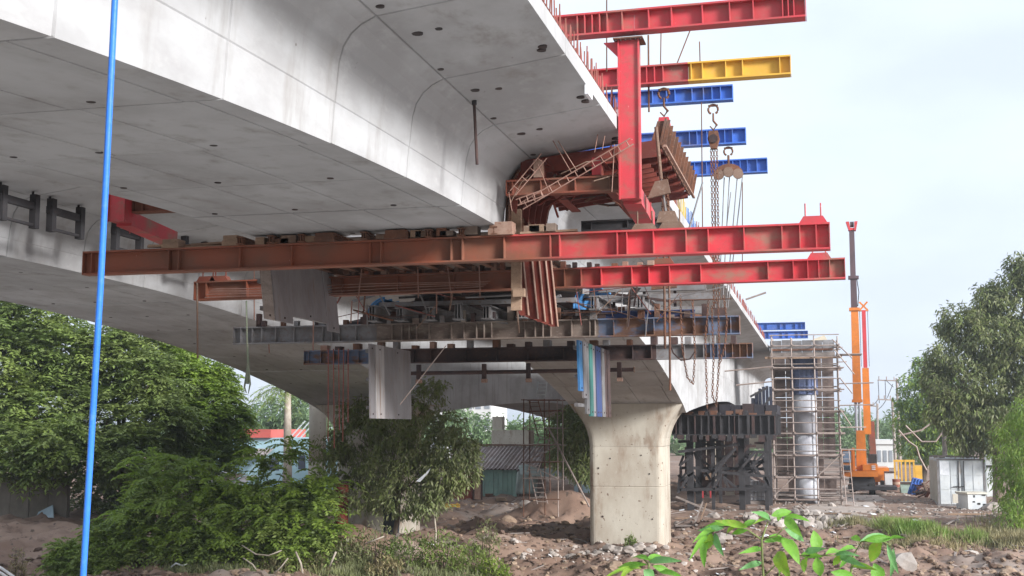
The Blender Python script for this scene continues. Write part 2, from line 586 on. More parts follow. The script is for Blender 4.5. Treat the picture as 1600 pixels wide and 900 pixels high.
C1, C2 = -7.5, -18.1
near_girder = girder('pale concrete box girder overhead at upper left, its open end above the long red beam', C1, 2.25, 2.25, -12, list(np.arange(20.6 - 2.6 * 13, 20, 2.6)), 20.6, (5, 20))
far_girder = girder('concrete box girder coming down to the flared pier beyond the hanging formwork', C1, 2.25, 2.25, 24.9, list(np.arange(27.5, 118, 2.6)), 118)
left_girder = girder('second concrete box girder on the far left, running behind to the pier in the bushes', C2, 2.6, 2.4, -12, list(np.arange(-12 + 2.3, 118, 2.6)), 118, (20, 44))

# starter bars along the deck edges
bar_m = MB().tube((0, 0, 0), (0, 0, .55), .011, 5)
first = None


def starter(parent, y0, y1, step, matname, h=1.0, x=-3.22, row=.14):
    global first
    for y in np.arange(y0, y1, step):
        for k, dx in enumerate((0, -row)):
            if k and rnd.random() < .35:
                continue
            X, Yb = x + dx, y + rnd.uniform(-.03, .03)
            if first is None:
                m = MB()
                m.tube((X, Yb, 10.03), (X, Yb, 10.58), .010, 5)
                first = {}
            if matname not in first:
                m = MB()
                m.tube((X, Yb, 10.03), (X, Yb, 10.58), .010, 5)
                first[matname] = m.build('starter_bar', M[matname], parent)
            else:
                inst(first[matname], 'starter_bar', (X, Yb, 10.03), parent, (rnd.gauss(0, .03), rnd.gauss(0, .03), 0), (1, 1, h * rnd.uniform(.8, 1.1)))


M['bar_red'] = mat('rebar_red', [(.30, .10, .085), (.2, .07, .05)], (3, 3, 3), 6, .8, bump=.1)
M['bar_blue'] = mat('rebar_blue', [(.10, .2, .42), (.08, .12, .3)], (3, 3, 3), 6, .7, bump=.1)
M['bar_yellow'] = mat('rebar_yellow', [(.6, .42, .08), (.45, .3, .06)], (3, 3, 3), 6, .7, bump=.1)
M['bar_white'] = mat('rebar_white', [(.7, .7, .72), (.5, .5, .52)], (3, 3, 3), 6, .7, bump=.1)
starter(near_girder, 12.9, 20.5, .16, 'bar_red', .9)
starter(far_girder, 25.1, 29.4, .17, 'bar_red', 1.15)
starter(far_girder, 29.4, 31.4, .2, 'bar_yellow', 1.15)
starter(far_girder, 29.5, 33.5, .4, 'bar_white', 1.2, x=-3.3)
starter(far_girder, 31.4, 34.0, .2, 'bar_blue', 1.1)
starter(far_girder, 34.0, 48, .25, 'bar_red', 1.1)
mfar = MB()
for y in np.arange(48, 76, .4):
    mfar.tube((-3.22, y, 10.03), (-3.22 + rnd.gauss(0, .02), y + rnd.gauss(0, .02), 10.03 + rnd.uniform(.4, .6)), .012, 4)
mfar.build('starter_bars', M['bar_red'], far_girder, kind='stuff')
# rail of edge bars
m = MB()
m.tube((-3.25, 12, 10.3), (-3.25, 20.5, 10.3), .009, 5)
m.tube((-3.25, 12, 10.16), (-3.25, 20.5, 10.16), .009, 5)
m.build('edge_bar', M['bar_red'], near_girder)


def pier(label, c, y, zb, flare_w, hy=1.25, hx=1.46, ztop=5.95):
    root = thing('bridge_pier', label, 'pier', (c, y, zb))
    def ring(z, ax, ay, r=.26):
        pts = []
        for qx, qy, a0 in ((1, 1, 0), (-1, 1, 90), (-1, -1, 180), (1, -1, 270)):
            for k in range(6):
                t = R(a0 + 90 * k / 5)
                pts.append((c + qx * (ax - r) + r * math.cos(t), y + qy * (ay - r) + r * math.sin(t), z))
        return pts
    m = MB()
    rows = [(zb - 1.2, 0), (zb + 1, 0), (2.70, 0), (2.715, -.018), (2.735, -.018), (2.75, 0), (4.28, 0)]
    m.loft([ring(z, hx + d, hy + d) for z, d in rows])
    m.build('shaft', M['old_concrete'], root)
    m = MB()
    fl = [(4.285, -.015), (4.30, .004), (4.6, .03), (4.85, .1), (5.1, .2), (5.35, .34), (5.6, .53), (5.8, .70), (ztop, .84)]
    m.loft([ring(z, hx + d * flare_w, hy + max(0, d) * .12) for z, d in fl])
    m.build('flared_head', M['old_concrete'], root)
    for dx in (-.85, .8):
        for z in (1.45, 3.35, 3.95):
            if rnd.random() < .25:
                continue
            m = MB()
            m.disc((c + dx + rnd.uniform(-.25, .25), y - hy - .003, z + rnd.uniform(-.15, .15)), (0, 1, 0), rnd.uniform(.025, .045), .03, 8)
            m.build('tie_hole_shade_disc', M['hole'], root)
    return root


pier('square concrete pier with flared head carrying the right girder', C1, 50, .3, .95)
pier('concrete pier of the left girder, hidden behind the drooping tree', C2, 50, .3, 1.2)
pier('distant concrete pier of the right girder behind the scaffold tower', C1, 98.5, .3, .95)
pier('distant concrete pier of the left girder beyond the shed', C2, 98.5, .3, 1.2)

# plain round column of another structure, far left under the bridge
cl = thing('concrete_column', 'round grey concrete column standing behind the red roofed building end', 'column', (-29.4, 70.3, .4))
m = MB()
m.path([(-29.4, 70.3, -.5), (-29.4, 70.3, 3.0)], .52, 20)
m.build('column_shaft', M['old_concrete'], cl, True)
m = MB()
m.path([(-29.4, 70.3, 3.02), (-29.4, 70.3, 8.6)], .52, 20)
m.build('column_shaft', M['old_concrete'], cl, True)


# ------------------------------------------------------------------ steel beams
def ibeam(name, label, cat, p, q, h, bf, m, stiff=(), group=None, up=(0, 0, 1), root=None, tf=.03, tw=.02, ends=True, stiff_mat=None, mats=None, side=1):
    """I-beam from p to q (middle of its lower face); parts web, flange, stiffener, end_plate"""
    p, q = Vector(p), Vector(q)
    d = (q - p).normalized()
    s = d.cross(Vector(up)).normalized()
    u = s.cross(d)
    ln = (q - p).length
    if root is None:
        root = thing(name, label, cat, (p + q) / 2, group)
    segs = mats or [(0, 1, m)]
    for a, b, mm in segs:
        g = 0 if (a, b) == (0, 1) else .002
        pa, pb = p + d * (ln * a + g), p + d * (ln * b - g)
        mid = (pa + pb) / 2
        hl = (pb - pa) / 2
        MB().obox(mid + u * h / 2, s * tw / 2, hl, u * (h / 2 - tf)).build('web', mm, root)
        MB().obox(mid + u * tf / 2, s * bf / 2, hl, u * tf / 2).build('flange', mm, root)
        MB().obox(mid + u * (h - tf / 2), s * bf / 2, hl, u * tf / 2).build('flange', mm, root)
    st = None
    for t in stiff:
        c = p + d * (ln * t) + u * h / 2
        mm = stiff_mat or [x for x in segs if x[0] <= t <= x[1]][0][2]
        k = (bf - tw) / 4
        b = MB()
        for sg in (1, -1):
            b.obox(c + s * sg * (tw / 2 + k - .004), s * (k - .002), d * .008, u * (h / 2 - tf - .002))
        b.build('stiffener', mm, root)
    if ends:
        for t, e in ((p - d * .008, -1), (q + d * .008, 1)):
            mm = segs[0][2] if e < 0 else segs[-1][2]
            MB().obox(t + u * h / 2, s * (bf / 2 - .004), d * .006, u * (h / 2 + .003)).build('end_plate', mm, root)
    return root


def lugs(root, x, y, z, m):
    """jacking saddle with two upright pins on a beam end"""
    b = MB()
    b.prism([(x - .22, y - .1, z), (x + .22, y - .1, z), (x + .15, y - .1, z + .11), (x - .15, y - .1, z + .11)], (0, .2, 0))
    sa = b.build('saddle', m, root)
    for dx in (-.12, .12):
        MB().tube((x + dx, y, z + .11), (x + dx, y, z + .33), .014, 6).build('pin', m, sa)


# lower crossbeams of the near traveller
B1 = ibeam('crossbeam', 'upper of the two long red beams reaching right, its left half brown with dust', 'steel beam',
           (-13.05, 20.2, 7.78), (.18, 20.2, 7.80), .43, .26, None, (.013, .13, .145, .235, .31, .42, .435, .53, .545, .60, .66, .672, .745, .757, .79, .83, .857, .90, .945, .966, .985),
           mats=[(0, 1, M['red_fade'])])
lugs(B1, -.06, 20.2, 8.231, M['red'])
B2 = ibeam('crossbeam', 'lower of the two red beams reaching out to the right, just beneath the longest one', 'steel beam',
           (-13.0, 24.3, 7.72), (.48, 24.3, 7.80), .40, .26, None, (.02, .09, .155, .25, .34, .43, .52, .60, .625, .655, .70, .725, .755, .80, .895, .93, .95, .965, .98),
           mats=[(0, 1, M['red_fade'])])
lugs(B2, .02, 24.3, 8.201, M['red'])
lugs(B2, -2.95, 24.3, 8.19, M['red_dusty'])
lugs(B1, -2.75, 20.2, 8.215, M['rust_light'])
lugs(B1, -2.05 - .25, 20.2, 8.22, M['rust_light'])
for x in (-12.75, -12.45):
    lugs(B2, x, 24.3, 8.122, M['red_dusty'])

# upper crossbeams over the deck
T1 = ibeam('crossbeam', 'topmost red beam against the sky at the top edge, resting on the red column', 'steel beam',
           (-12.4, 19.6, 11.30), (-.09, 19.6, 11.40), .37, .26, None, [.66, .705, .715, .725, .735, .745, .765, .80, .83, .87, .905, .935, .972, .979, .986],
           mats=[(0, .78, M['red']), (.78, 1, M['red'])])
T2 = ibeam('crossbeam', 'red beam with a yellow outer end, second from the top against the sky', 'steel beam',
           (-12.6, 22.8, 11.34), (-.40, 22.8, 11.40), .36, .24, None, [.70, .74, .772, .785, .797, .81, .853, .87, .905, .93, .985],
           mats=[(0, .848, M['red']), (.848, 1, M['yellow'])])
B3 = ibeam('crossbeam', 'short blue beam end directly under the red and yellow beam', 'steel beam', (-13.3, 25.4, 11.66), (-1.62, 25.4, 11.68), .32, .22, M['blue'],
           [.82, .86, .885, .90, .93, .95, .965, .98], root=None)
B4 = ibeam('crossbeam', 'blue beam end with two hanging chain hoists in front, third blue from bottom', 'steel beam', (-13.3, 29, 11.56), (-1.57, 29, 11.58), .37, .24, M['blue'],
           [.86, .89, .905, .925, .945, .96, .975])
B5 = ibeam('crossbeam', 'lowest blue beam end near the red column with a pulley block before it', 'steel beam', (-13.3, 31.8, 11.40), (-1.2, 31.8, 11.44), .37, .24, M['blue'],
           [.85, .875, .895, .91, .93, .945, .96, .98])
for k, (y, z, x0, x1, lab) in enumerate(((82, 11.28, -3.9, -.94, 'upper of the two distant blue beams above the scaffold tower'), (80, 10.57, -3.7, -.76, 'lower of the two distant blue beams above the scaffold tower'))):
    ibeam('crossbeam', lab, 'steel beam', (x0 - 9, y, z), (x1, y, z), .47, .26, M['blue'], [.80, .87, .9, .95, .98])

for bm_, yy, zz_ in ((T1, 19.6, 11.30), (B3, 25.4, 11.66), (B4, 29, 11.56), (B5, 31.8, 11.40)):
    for xx in (-9.8, -5.4):
        MB().box(xx - .12, xx + .12, yy - .12, yy + .12, 10.14, zz_ - .003).build('support_leg', M['rust'], bm_)
for xx, lab in ((-9.2, 'left lengthwise red beam over the girder gap above the deck'), (-6.0, 'right lengthwise red beam over the girder gap above the deck')):
    ibeam('lengthwise_beam', lab, 'steel beam', (xx, 19.2, 10.98), (xx, 25.9, 10.98), .32, .24, M['red'], (.1, .5, .9))
    for yy in (19.3, 25.8):
        MB().box(xx - .1, xx + .1, yy - .09, yy + .09, 10.14, 10.977).build('support_leg', M['rust'], bpy.data.objects['lengthwise_beam' if xx < -7 else 'lengthwise_beam.001'])

# red C-frame: column, bracket and foot on the right, mirrored on the left of the girder


def cframe(cx, sg, label):
    r = thing('frame_column', label, 'steel column', (cx, 19.72, 8.62))
    b = MB()
    b.box(cx - .16, cx + .16, 19.60, 19.84, 8.66, 11.29)
    b.build('column_box', M['red'], r)
    for x in (cx - .163, cx + .163):
        b = MB()
        b.box(x - .012, x + .012, 19.56, 19.595, 8.64, 11.28)
        b.build('edge_strip', M['red'], r)
    b = MB()
    b.box(cx - .24, cx + .24, 19.5, 19.94, 11.272, 11.296)
    b.build('cap_plate', M['rust'], r)
    for k in range(6):
        b = MB()
        b.disc((cx - .2 + k * .08, 19.53, 11.262), (0, 0, 1), .02, .03, 6)
        b.build('bolt', M['rust_dark'], r)
    b = MB()
    b.prism([(cx - sg * .165, 19.65, 11.27), (cx - sg * .165, 19.65, 11.0), (cx - sg * .42, 19.65, 11.27)], (0, .08, 0))
    b.build('gusset', M['red'], r)
    b = MB()
    b.bar((cx, 19.86, 8.74), (cx, 21.5, 8.62), .3, .26)
    b.build('foot_beam', M['red'], r)
    for y in (20.3, 20.9):
        b = MB()
        b.box(cx + sg * .152, cx + sg * .165, y, y + .03, 8.55, 8.82)
        b.build('stiffener', M['red'], r)
    return r


cframe(-2.9, 1, 'tall red steel column hanging from the topmost beam at the slab edge')
cframe(-12.1, -1, 'dark red column foot between the two girders, left of the blue pole base line')
ibeam('bracket_beam', 'short rusty red beam running left from the foot of the red column', 'steel beam', (-5.0, 19.92, 8.84), (-3.07, 19.92, 8.84), .26, .2, None, (.05, .3, .6, .9),
      mats=[(0, .55, M['red_dusty']), (.55, 1, M['red_dusty'])])
ibeam('bracket_beam', 'dark red beam under the far slab left of the girder soffit', 'steel beam', (-11.93, 19.92, 8.84), (-10.0, 19.92, 8.84), .26, .2, M['red_dusty'], (.1, .5, .9))


def joist(label, x, y0, y1, z0, h, wd, m, group, endm=None, name='joist'):
    r = ibeam(name, label, 'steel joist', (x, y0, z0), (x, y1, z0), h, wd, m, (), group, ends=False, tf=.022, tw=.016)
    for sg in (-1, 1):
        b = MB()
        b.obox((x + sg * wd * .28, y0 + .12, z0 + h / 2), (.006, 0, 0), (0, .004 + .1, 0), (0, 0, h / 2 - .03))
        b.build('gusset', endm or m, r)
    b = MB()
    b.box(x - wd / 2 + .01, x + wd / 2 - .01, y0 - .012, y0 - .001, z0 + .02, z0 + h - .02)
    if endm:
        b.build('end_plate', endm, r)
    return r


joist('cream faced joist end on the bracket beam, left of the two', -4.47, 19.86, 23.2, 9.108, .33, .17, M['form_red'], None, M['cream_steel'])
joist('bright red joist end on the bracket beam close to the red column', -3.5, 19.9, 24.2, 9.11, .33, .16, M['form_red'], None, M['red'])
joist('rusty joist over the left bracket between the girders', -10.9, 19.9, 24.2, 9.11, .33, .16, M['red_dusty'], None)

# wing form under the slab: plate, ribs, edge
wf = thing('wing_form', 'rusty red formwork tray under the slab end, right of the red column', 'formwork', (-3.6, 22.0, 9.45))
YA, YB = 20.45, 23.4
b = MB()
b.hexa([(-4.76, YA, 9.535), (-2.55, YA, 9.755), (-2.55, YB, 9.755), (-4.76, YB, 9.535), (-4.76, YA, 9.572), (-2.55, YA, 9.79), (-2.55, YB, 9.79), (-4.76, YB, 9.572)])
b.build('form_plate', M['form_red'], wf)
b = MB()
b.hexa([(-4.9, YA - .03, 9.28), (-2.56, YA - .03, 9.50), (-2.56, YA - .003, 9.50), (-4.9, YA - .003, 9.28), (-4.9, YA - .03, 9.55), (-2.56, YA - .03, 9.785), (-2.56, YA - .003, 9.785), (-4.9, YA - .003, 9.55)])
b.build('front_plate', M['form_red'], wf)
b = MB()
b.hexa([(-2.53, YA, 9.70), (-2.50, YA, 9.70), (-2.50, 25.2, 9.70), (-2.53, 25.2, 9.70), (-2.43, YA, 10.15), (-2.40, YA, 10.15), (-2.40, 25.2, 10.15), (-2.43, 25.2, 10.15)])
b.build('edge_plate', M['rust'], wf)
for i in range(12):
    y = YA + .05 + i * .42
    b = MB()
    b.hexa([(-2.66, y, 9.80), (-2.55, y, 9.80), (-2.55, y + .03, 9.80), (-2.66, y + .03, 9.80), (-2.56, y, 10.12), (-2.45, y, 10.12), (-2.45, y + .03, 10.12), (-2.56, y + .03, 10.12)])
    b.build('edge_rib', M['rust'], wf)
    b = MB()
    b.hexa([(-2.49, y, 9.71), (-2.42, y, 9.71), (-2.42, y + .03, 9.71), (-2.49, y + .03, 9.71), (-2.385, y, 10.13), (-2.34, y, 10.13), (-2.34, y + .03, 10.13), (-2.385, y + .03, 10.13)])
    b.build('edge_rib', M['rust'], wf)
for i in range(7):
    y = YA + .25 + i * .70
    x0 = -4.7 if y < YB - .2 else -3.3
    b = MB()
    za, zb_ = 9.40 + (x0 + 4.7) * .1, 9.615
    b.hexa([(x0, y, za), (-2.52, y, zb_), (-2.52, y + .1, zb_), (x0, y + .1, za), (x0, y, za + .13), (-2.52, y, zb_ + .135), (-2.52, y + .1, zb_ + .135), (x0, y + .1, za + .13)])
    b.build('cross_rib', M['form_red'], wf)
b = MB()
b.bar((-2.42, YA - .1, 9.66), (-2.42, 25.2, 9.66), .05, .035)
b.build('edge_rail', M['cream_steel'], wf)
# curved haunch ribs where the web form meets the wing form
wfl = thing('web_form', 'rust red web form with cream edged ribs hanging below the long beams, right of centre', 'formwork', (-4.95, 22.0, 6.85))
curve = [(-5.13, 8.75), (-5.10, 9.0), (-5.06, 9.2), (-4.97, 9.37), (-4.76, 9.53)]
for i in range(6):
    y = YA + .05 + i * .45
    b = MB()
    rr = []
    for x, z in curve:
        rr.append([(x + .02, y, z - .0), (x + .13, y, z - .11), (x + .13, y + .03, z - .11), (x + .02, y + .03, z)])
    b.loft(rr)
    b.build('haunch_rib', M['form_red'], wfl)
b = MB()
b.loft([[(x, YA, z), (x + .02, YA, z - .01), (x + .02, YB, z - .01), (x, YB, z)] for x, z in [(-5.15, 8.4)] + curve])
b.build('haunch_plate', M['rust'], wfl)
b = MB()
b.loft([[(x - .03, 20.615, z + .02), (x, 20.615, z), (x, YB, z), (x - .03, YB, z + .02)] for x, z in [(-5.20, 8.42), (-5.17, 9.09), (-5.12, 9.27), (-5.03, 9.41), (-4.91, 9.51), (-4.74, 9.60)]])
b.build('haunch_plate', M['rust'], wfl)
# plate leaning outward below
def PX(z):
    return -5.16 + (8.35 - z) * .10
Y0, Y1 = 20.75, 23.4
b = MB()
b.hexa([(PX(6.93) - .02, Y0 + .1, 6.95), (PX(6.93), Y0 + .1, 6.95), (PX(6.93), Y1, 6.95), (PX(6.93) - .02, Y1, 6.95), (PX(8.75) - .02, Y0, 8.75), (PX(8.75), Y0, 8.75), (PX(8.75), Y1, 8.75), (PX(8.75) - .02, Y1, 8.75)])
b.build('form_plate', M['form_red'], wfl)
for i, y in enumerate((20.86, 21.6, 22.2, 22.8, 23.32)):
    b = MB()
    b.hexa([(PX(6.93) + .002, y, 6.93), (PX(6.93) + .14, y, 6.93), (PX(6.93) + .14, y + .035, 6.93), (PX(6.93) + .002, y + .035, 6.93), (PX(8.75) + .002, y, 8.75), (PX(8.75) + .14, y, 8.75), (PX(8.75) + .14, y + .035, 8.75), (PX(8.75) + .002, y + .035, 8.75)])
    b.build('form_rib', M['form_red'], wfl)
    b = MB()
    b.hexa([(PX(6.93) + .143, y - .03, 6.93), (PX(6.93) + .155, y - .03, 6.93), (PX(6.93) + .155, y + .065, 6.93), (PX(6.93) + .143, y + .065, 6.93), (PX(8.75) + .143, y - .03, 8.75), (PX(8.75) + .155, y - .03, 8.75), (PX(8.75) + .155, y + .065, 8.75), (PX(8.75) + .143, y + .065, 8.75)])
    b.build('rib_cap', M['cream_steel'], wfl)
b = MB()
b.box(-5.12, -4.95, 20.62, 20.72, 7.0, 8.75)
b.build('edge_post', M['wood'], wfl)
b = MB()
b.box(-5.06, -4.86, 20.5, 20.61, 7.22, 7.36)
b.build('packing_block', M['wood'], wfl)

# hanging side panels: outer web forms lowered with the platforms


def panel(label, x, y0, y1, z0, z1, strips, lean=.08, th=.05, step=None, wds=None):
    r = thing('form_panel', label, 'formwork panel', (x, (y0 + y1) / 2, z0))
    n = len(strips)
    wds = wds or [1 / n] * n
    cum = [sum(wds[:i]) for i in range(n + 1)]
    for i, mm in enumerate(strips):
        a = y0 + (y1 - y0) * cum[i] + .006
        c = y0 + (y1 - y0) * cum[i + 1] - .006
        zz = z0 + (step[i] if step else 0)
        o = (i % 2) * .018
        b = MB()
        b.hexa([(x + o, a, zz), (x + o + th, a, zz), (x + o + th, c, zz), (x + o, c, zz), (x + o + lean, a, z1), (x + o + th + lean, a, z1), (x + o + th + lean, c, z1), (x + o + lean, c, z1)])
        b.build('plank', mm, r)
        for t in (.06, .94):
            yb_ = (a + c) / 2
            b = MB()
            b.disc((x + o + th + lean * t + .004, yb_, zz + (z1 - zz) * t), (1, 0, 0), .022, .02, 6)
            b.build('bolt', M['rust_dark'], r)
    for t in (.12, .5, .88):
        zz = z0 + (z1 - z0) * t
        b = MB()
        b.box(x + lean * t - .09, x + lean * t - .002, y0 + .05, y1 - .05, zz, zz + .08)
        b.build('waler', M['grey_steel'], r)
    return r


ps = M['panel_steel']
M['pale_sheet'] = mat('pale_sheet', [(.5, .48, .48), (.36, .33, .33), (.38, .28, .24)], (6, 6, .4), 5, .5, .1, bump=.15, layer=((.3, .22, .18), (8, 8, .3), .5, .7))
panel('silvery rust streaked panel hanging left, below the long red beam', -9.83, 20.9, 24.5, 6.98, 8.3, [M['wood_grey'], ps, ps, ps], lean=-.16, step=[0, .0, .15, .0], wds=[.12, .22, .48, .18], th=.03)
panel('silvery rust streaked panel hanging lowest, above the drooping tree', -10.15, 27.3, 30.3, 5.22, 6.95, [ps, M['pale_sheet'], ps], lean=-.05, wds=[.12, .2, .68], th=.03)
M['teal'] = mat('teal_paint', [(.04, .17, .15), (.05, .13, .12)], (2, 2, .6), 6, .7, bump=.1)
M['navy'] = mat('navy_paint', [(.035, .06, .17), (.05, .06, .12)], (2, 2, .6), 6, .7, bump=.1)
panel('hanging panel of blue, grey, green and brown strips beside the pier', -5.25, 27.3, 31.4, 5.27, 6.95, [M['sky_blue'], ps, M['grey_steel'], M['teal'], ps, M['navy'], M['navy'], M['grey_steel'], M['rust_dark'], M['rust_dark']], step=[.55, .4, .05, .0, 0, 0, 0, 0, 0, 0], lean=-.03)

# soffit platform of the near traveller: joists, boards, packing
ORD = ['first', 'second', 'third', 'fourth', 'fifth', 'sixth', 'seventh', 'eighth', 'ninth']
for i in range(9):
    x = -9.9 + i * .58
    joist('rust brown joist on the long red beams, %s from the left under the girder' % ORD[i], x, 19.98, 25.2, 8.218, .14, .12, M['rust'], 'joists across the two long red beams')
b = MB()
b.box(-10.1, -5.0, 25.22, 25.34, 8.20, 8.375)
tag(b.build('end_waler', M['rust_dark'], None), 'dark timber waler closing the joists under the girder gap', 'timber')
fb = thing('soffit_form', 'dark brown plank floor pressed under the open girder end', 'formwork', (-7.5, 23, 8.325))
for i in range(12):
    a = 20.7 + i * .4
    b = MB()
    b.box(-9.9, -5.1, a, a + .385, 8.361, 8.385)
    b.build('plank', M['ply'], fb)
for (x, y, wd, h, m_, lab) in ((-11.3, 20.2, .34, .16, 'wood', 'timber packing block near the left end of the long red beam'), (-10.1, 20.15, .3, .18, 'wood', 'timber packing block under the girder left edge'),
                               (-8.3, 20.1, .36, .15, 'rust', 'rusty steel packing under the middle of the girder end'), (-7.0, 20.1, .4, .15, 'rust', 'rusty steel packing block left of the web form'),
                               (-5.15, 20.12, .42, .22, 'cream_steel', 'large packing block at the right soffit corner of the girder')):
    r = thing('packing_block', lab, 'packing block', (x, y, 8.21))
    for k in range(2):
        b = MB()
        b.box(x - wd / 2 + k * .02, x + wd / 2 - k * .01, y - .14 + k * .01, y + .14, 8.213 + k * h / 2 + .002, 8.213 + (k + 1) * h / 2)
        b.build('block', M[m_], r)
# loose boards on the long beam
for (p, q, wd, lab) in (((-11.7, 20.0, 8.25), (-10.4, 20.9, 8.33), .2, 'loose timber board lying on the long beam under the left girder edge'), ((-11.0, 20.4, 8.3), (-10.1, 20.15, 8.28), .18, 'short timber board askew on the long beam at left'),
                        ((-4.85, 20.2, 8.24), (-3.9, 20.35, 8.28), .3, 'plywood board lying on the long beam right of the web form')):
    b = MB()
    b.bar(p, q, wd, .035)
    tag(b.build('loose_board', M['wood'], None), lab, 'board')

# far traveller
M['rust_grey'] = mat('rust_grey', [(.19, .15, .125), (.12, .085, .07), (.26, .21, .18)], (1.2, 2, 2.5), 8, .9, bump=.35, objvar=.1, layer=((.28, .24, .2), (.8, 2, 3), .5, .68))
L1 = ibeam('crossbeam', 'rusted grey brown beam below the two red ones, blue paint at its right end', 'steel beam', (-13.3, 26.8, 6.94), (-1.66, 26.8, 6.97), .40, .26, None,
           [.015, .04, .06, .09, .13, .19, .21, .225, .26, .335, .355, .37, .385, .41, .455, .48, .505, .52, .535, .6, .62, .635, .65, .69, .725, .735, .77, .83, .845, .92, .945, .985],
           mats=[(0, .3, M['grey_steel']), (.3, .45, M['rust_grey']), (.45, .74, M['rust_grey']), (.74, 1, M['blue_rust'])])
L2 = ibeam('crossbeam', 'lowest dark rusty beam, grey blue at its right end beside the chains', 'steel beam', (-13.55, 31.5, 6.70), (-1.65, 31.5, 6.72), .38, .26, None,
           [.01, .04, .07, .10, .13, .2, .23, .26, .3, .38, .45, .52, .6, .68, .75, .79, .86, .90, .915, .93, .945, .96, .975, .99],
           mats=[(0, .17, M['blue_rust']), (.17, .80, M['rust_dark']), (.80, .9, M['grey_steel']), (.9, 1, M['blue_rust'])])
for i, x in enumerate((-9.75, -9.1, -8.4, -7.75, -7.1, -6.3, -5.75, -4.7, -3.7)):
    joist('grey steel joist on the rusted beam, %s from the left' % ORD[i], x, 26.3, 31.8, 7.375 + (.15 if x > -5 else 0), .30 if i % 3 else .36, .22, M['grey_steel'], 'joists on the rusted grey beam')
sp = thing('soffit_form', 'dark lowered form deck on the grey joists above the rusted beam', 'formwork', (-7.5, 29.4, 7.6))
for i in range(10):
    a = 27.0 + i * .47
    b = MB()
    b.box(-9.75, -5.2, a, a + .455, 7.74, 7.78)
    b.build('plank', M['rust_dark'], sp)
b = MB()
b.box(-9.8, -5.2, 26.9, 26.98, 7.76, 7.86)
b.build('edge_angle', M['grey_steel'], sp)
wk = thing('platform_beam', 'dark channel stack jutting out right under the lower red beam', 'steel beam', (-2.6, 28.6, 7.6))
for k, (z, x1) in enumerate(((7.55, -2.45), (7.85, -2.2), (8.08, -2.45))):
    b = MB()
    b.box(-4.9, x1, 28.0, 28.14, z, z + .03)
    b.box(-4.9, x1, 28.0, 28.02, z + .032, z + .13)
    b.box(-4.9, x1, 28.0, 28.14, z + .132, z + .16)
    b.build('channel', M['grey_steel'], wk)
for x in (-4.6, -3.9, -3.2):
    b = MB()
    b.box(x, x + .06, 28.16, 28.24, 7.4, 8.5)
    b.build('post', M['rust_dark'], wk)
nb = thing('platform_beam', 'navy blue channel lying on the rusted beam left of the chains', 'steel beam', (-3.8, 27, 7.37))
b = MB()
b.box(-4.6, -2.6, 26.7, 26.9, 7.35, 7.37)
b.box(-4.6, -2.6, 26.78, 26.80, 7.372, 7.5)
b.box(-4.6, -2.6, 26.7, 26.9, 7.502, 7.52)
b.build('channel', M['navy'], nb)

# curved blue fillet shells of the far forms


def shell(label, x0, z0, y0, y1, r, m):
    t = thing('curved_form', label, 'formwork', (x0, (y0 + y1) / 2, z0))
    k = 7
    for i in range(k):
        a0, a1 = R(95 + i * 13), R(95 + (i + 1) * 13 - .6)
        b = MB()
        p = [(x0 + r * math.cos(a), z0 + r * math.sin(a)) for a in (a0, a1)]
        q = [(x0 + (r - .03) * math.cos(a), z0 + (r - .03) * math.sin(a)) for a in (a0, a1)]
        b.hexa([(p[0][0], y0, p[0][1]), (p[1][0], y0, p[1][1]), (p[1][0], y1, p[1][1]), (p[0][0], y1, p[0][1]), (q[0][0], y0, q[0][1]), (q[1][0], y0, q[1][1]), (q[1][0], y1, q[1][1]), (q[0][0], y1, q[0][1])])
        b.build('shell_strip', m, t)
    for j in range(5):
        y = y0 + (y1 - y0) * j / 4
        b = MB()
        pts = [(x0 + (r + .03) * math.cos(R(95 + a)), y, z0 + (r + .03) * math.sin(R(95 + a))) for a in range(0, 92, 13)]
        b.path(pts, .025, 4)
        b.build('rib', m, t)
    return t


shell('curved blue form shell below the lower red beam, left of the dark joists', -4.75, 7.68, 27.0, 29.5, .50, M['sky_blue'])
shell('narrow blue curved form showing between the hanging silvery panels', -9.65, 7.50, 27.0, 29.0, .45, M['sky_blue'])

# round pipe slung under the lowest beam, with hangers
pp = thing('slung_pipe', 'dark rusty pipe slung beneath the lowest beam across the centre', 'pipe', (-8, 32.2, 6.4))
b = MB()
b.path([(-11.6, 32.3, 6.47), (-8, 32.3, 6.485), (-4.72, 32.3, 6.51)], .055, 10)
b.build('pipe', M['rust_dark'], pp)
b = MB()
b.ring((-4.72, 32.3, 6.51), (1, 0, 0), .06, .02, 12, 6)
b.build('pipe_collar', M['rust_light'], pp)
for px_ in (655, 757, 826, 968):
    x = at(px_, 578, Y=32.2).x
    b = MB()
    b.box(x - .055, x + .055, 32.12, 32.22, 6.3, 6.70)
    b.build('hanger', M['rust_dark'], pp)
    b = MB()
    b.box(x - .05, x + .09, 32.05, 32.2, 6.2, 6.295)
    b.build('hanger_foot', M['cream_steel'], pp)

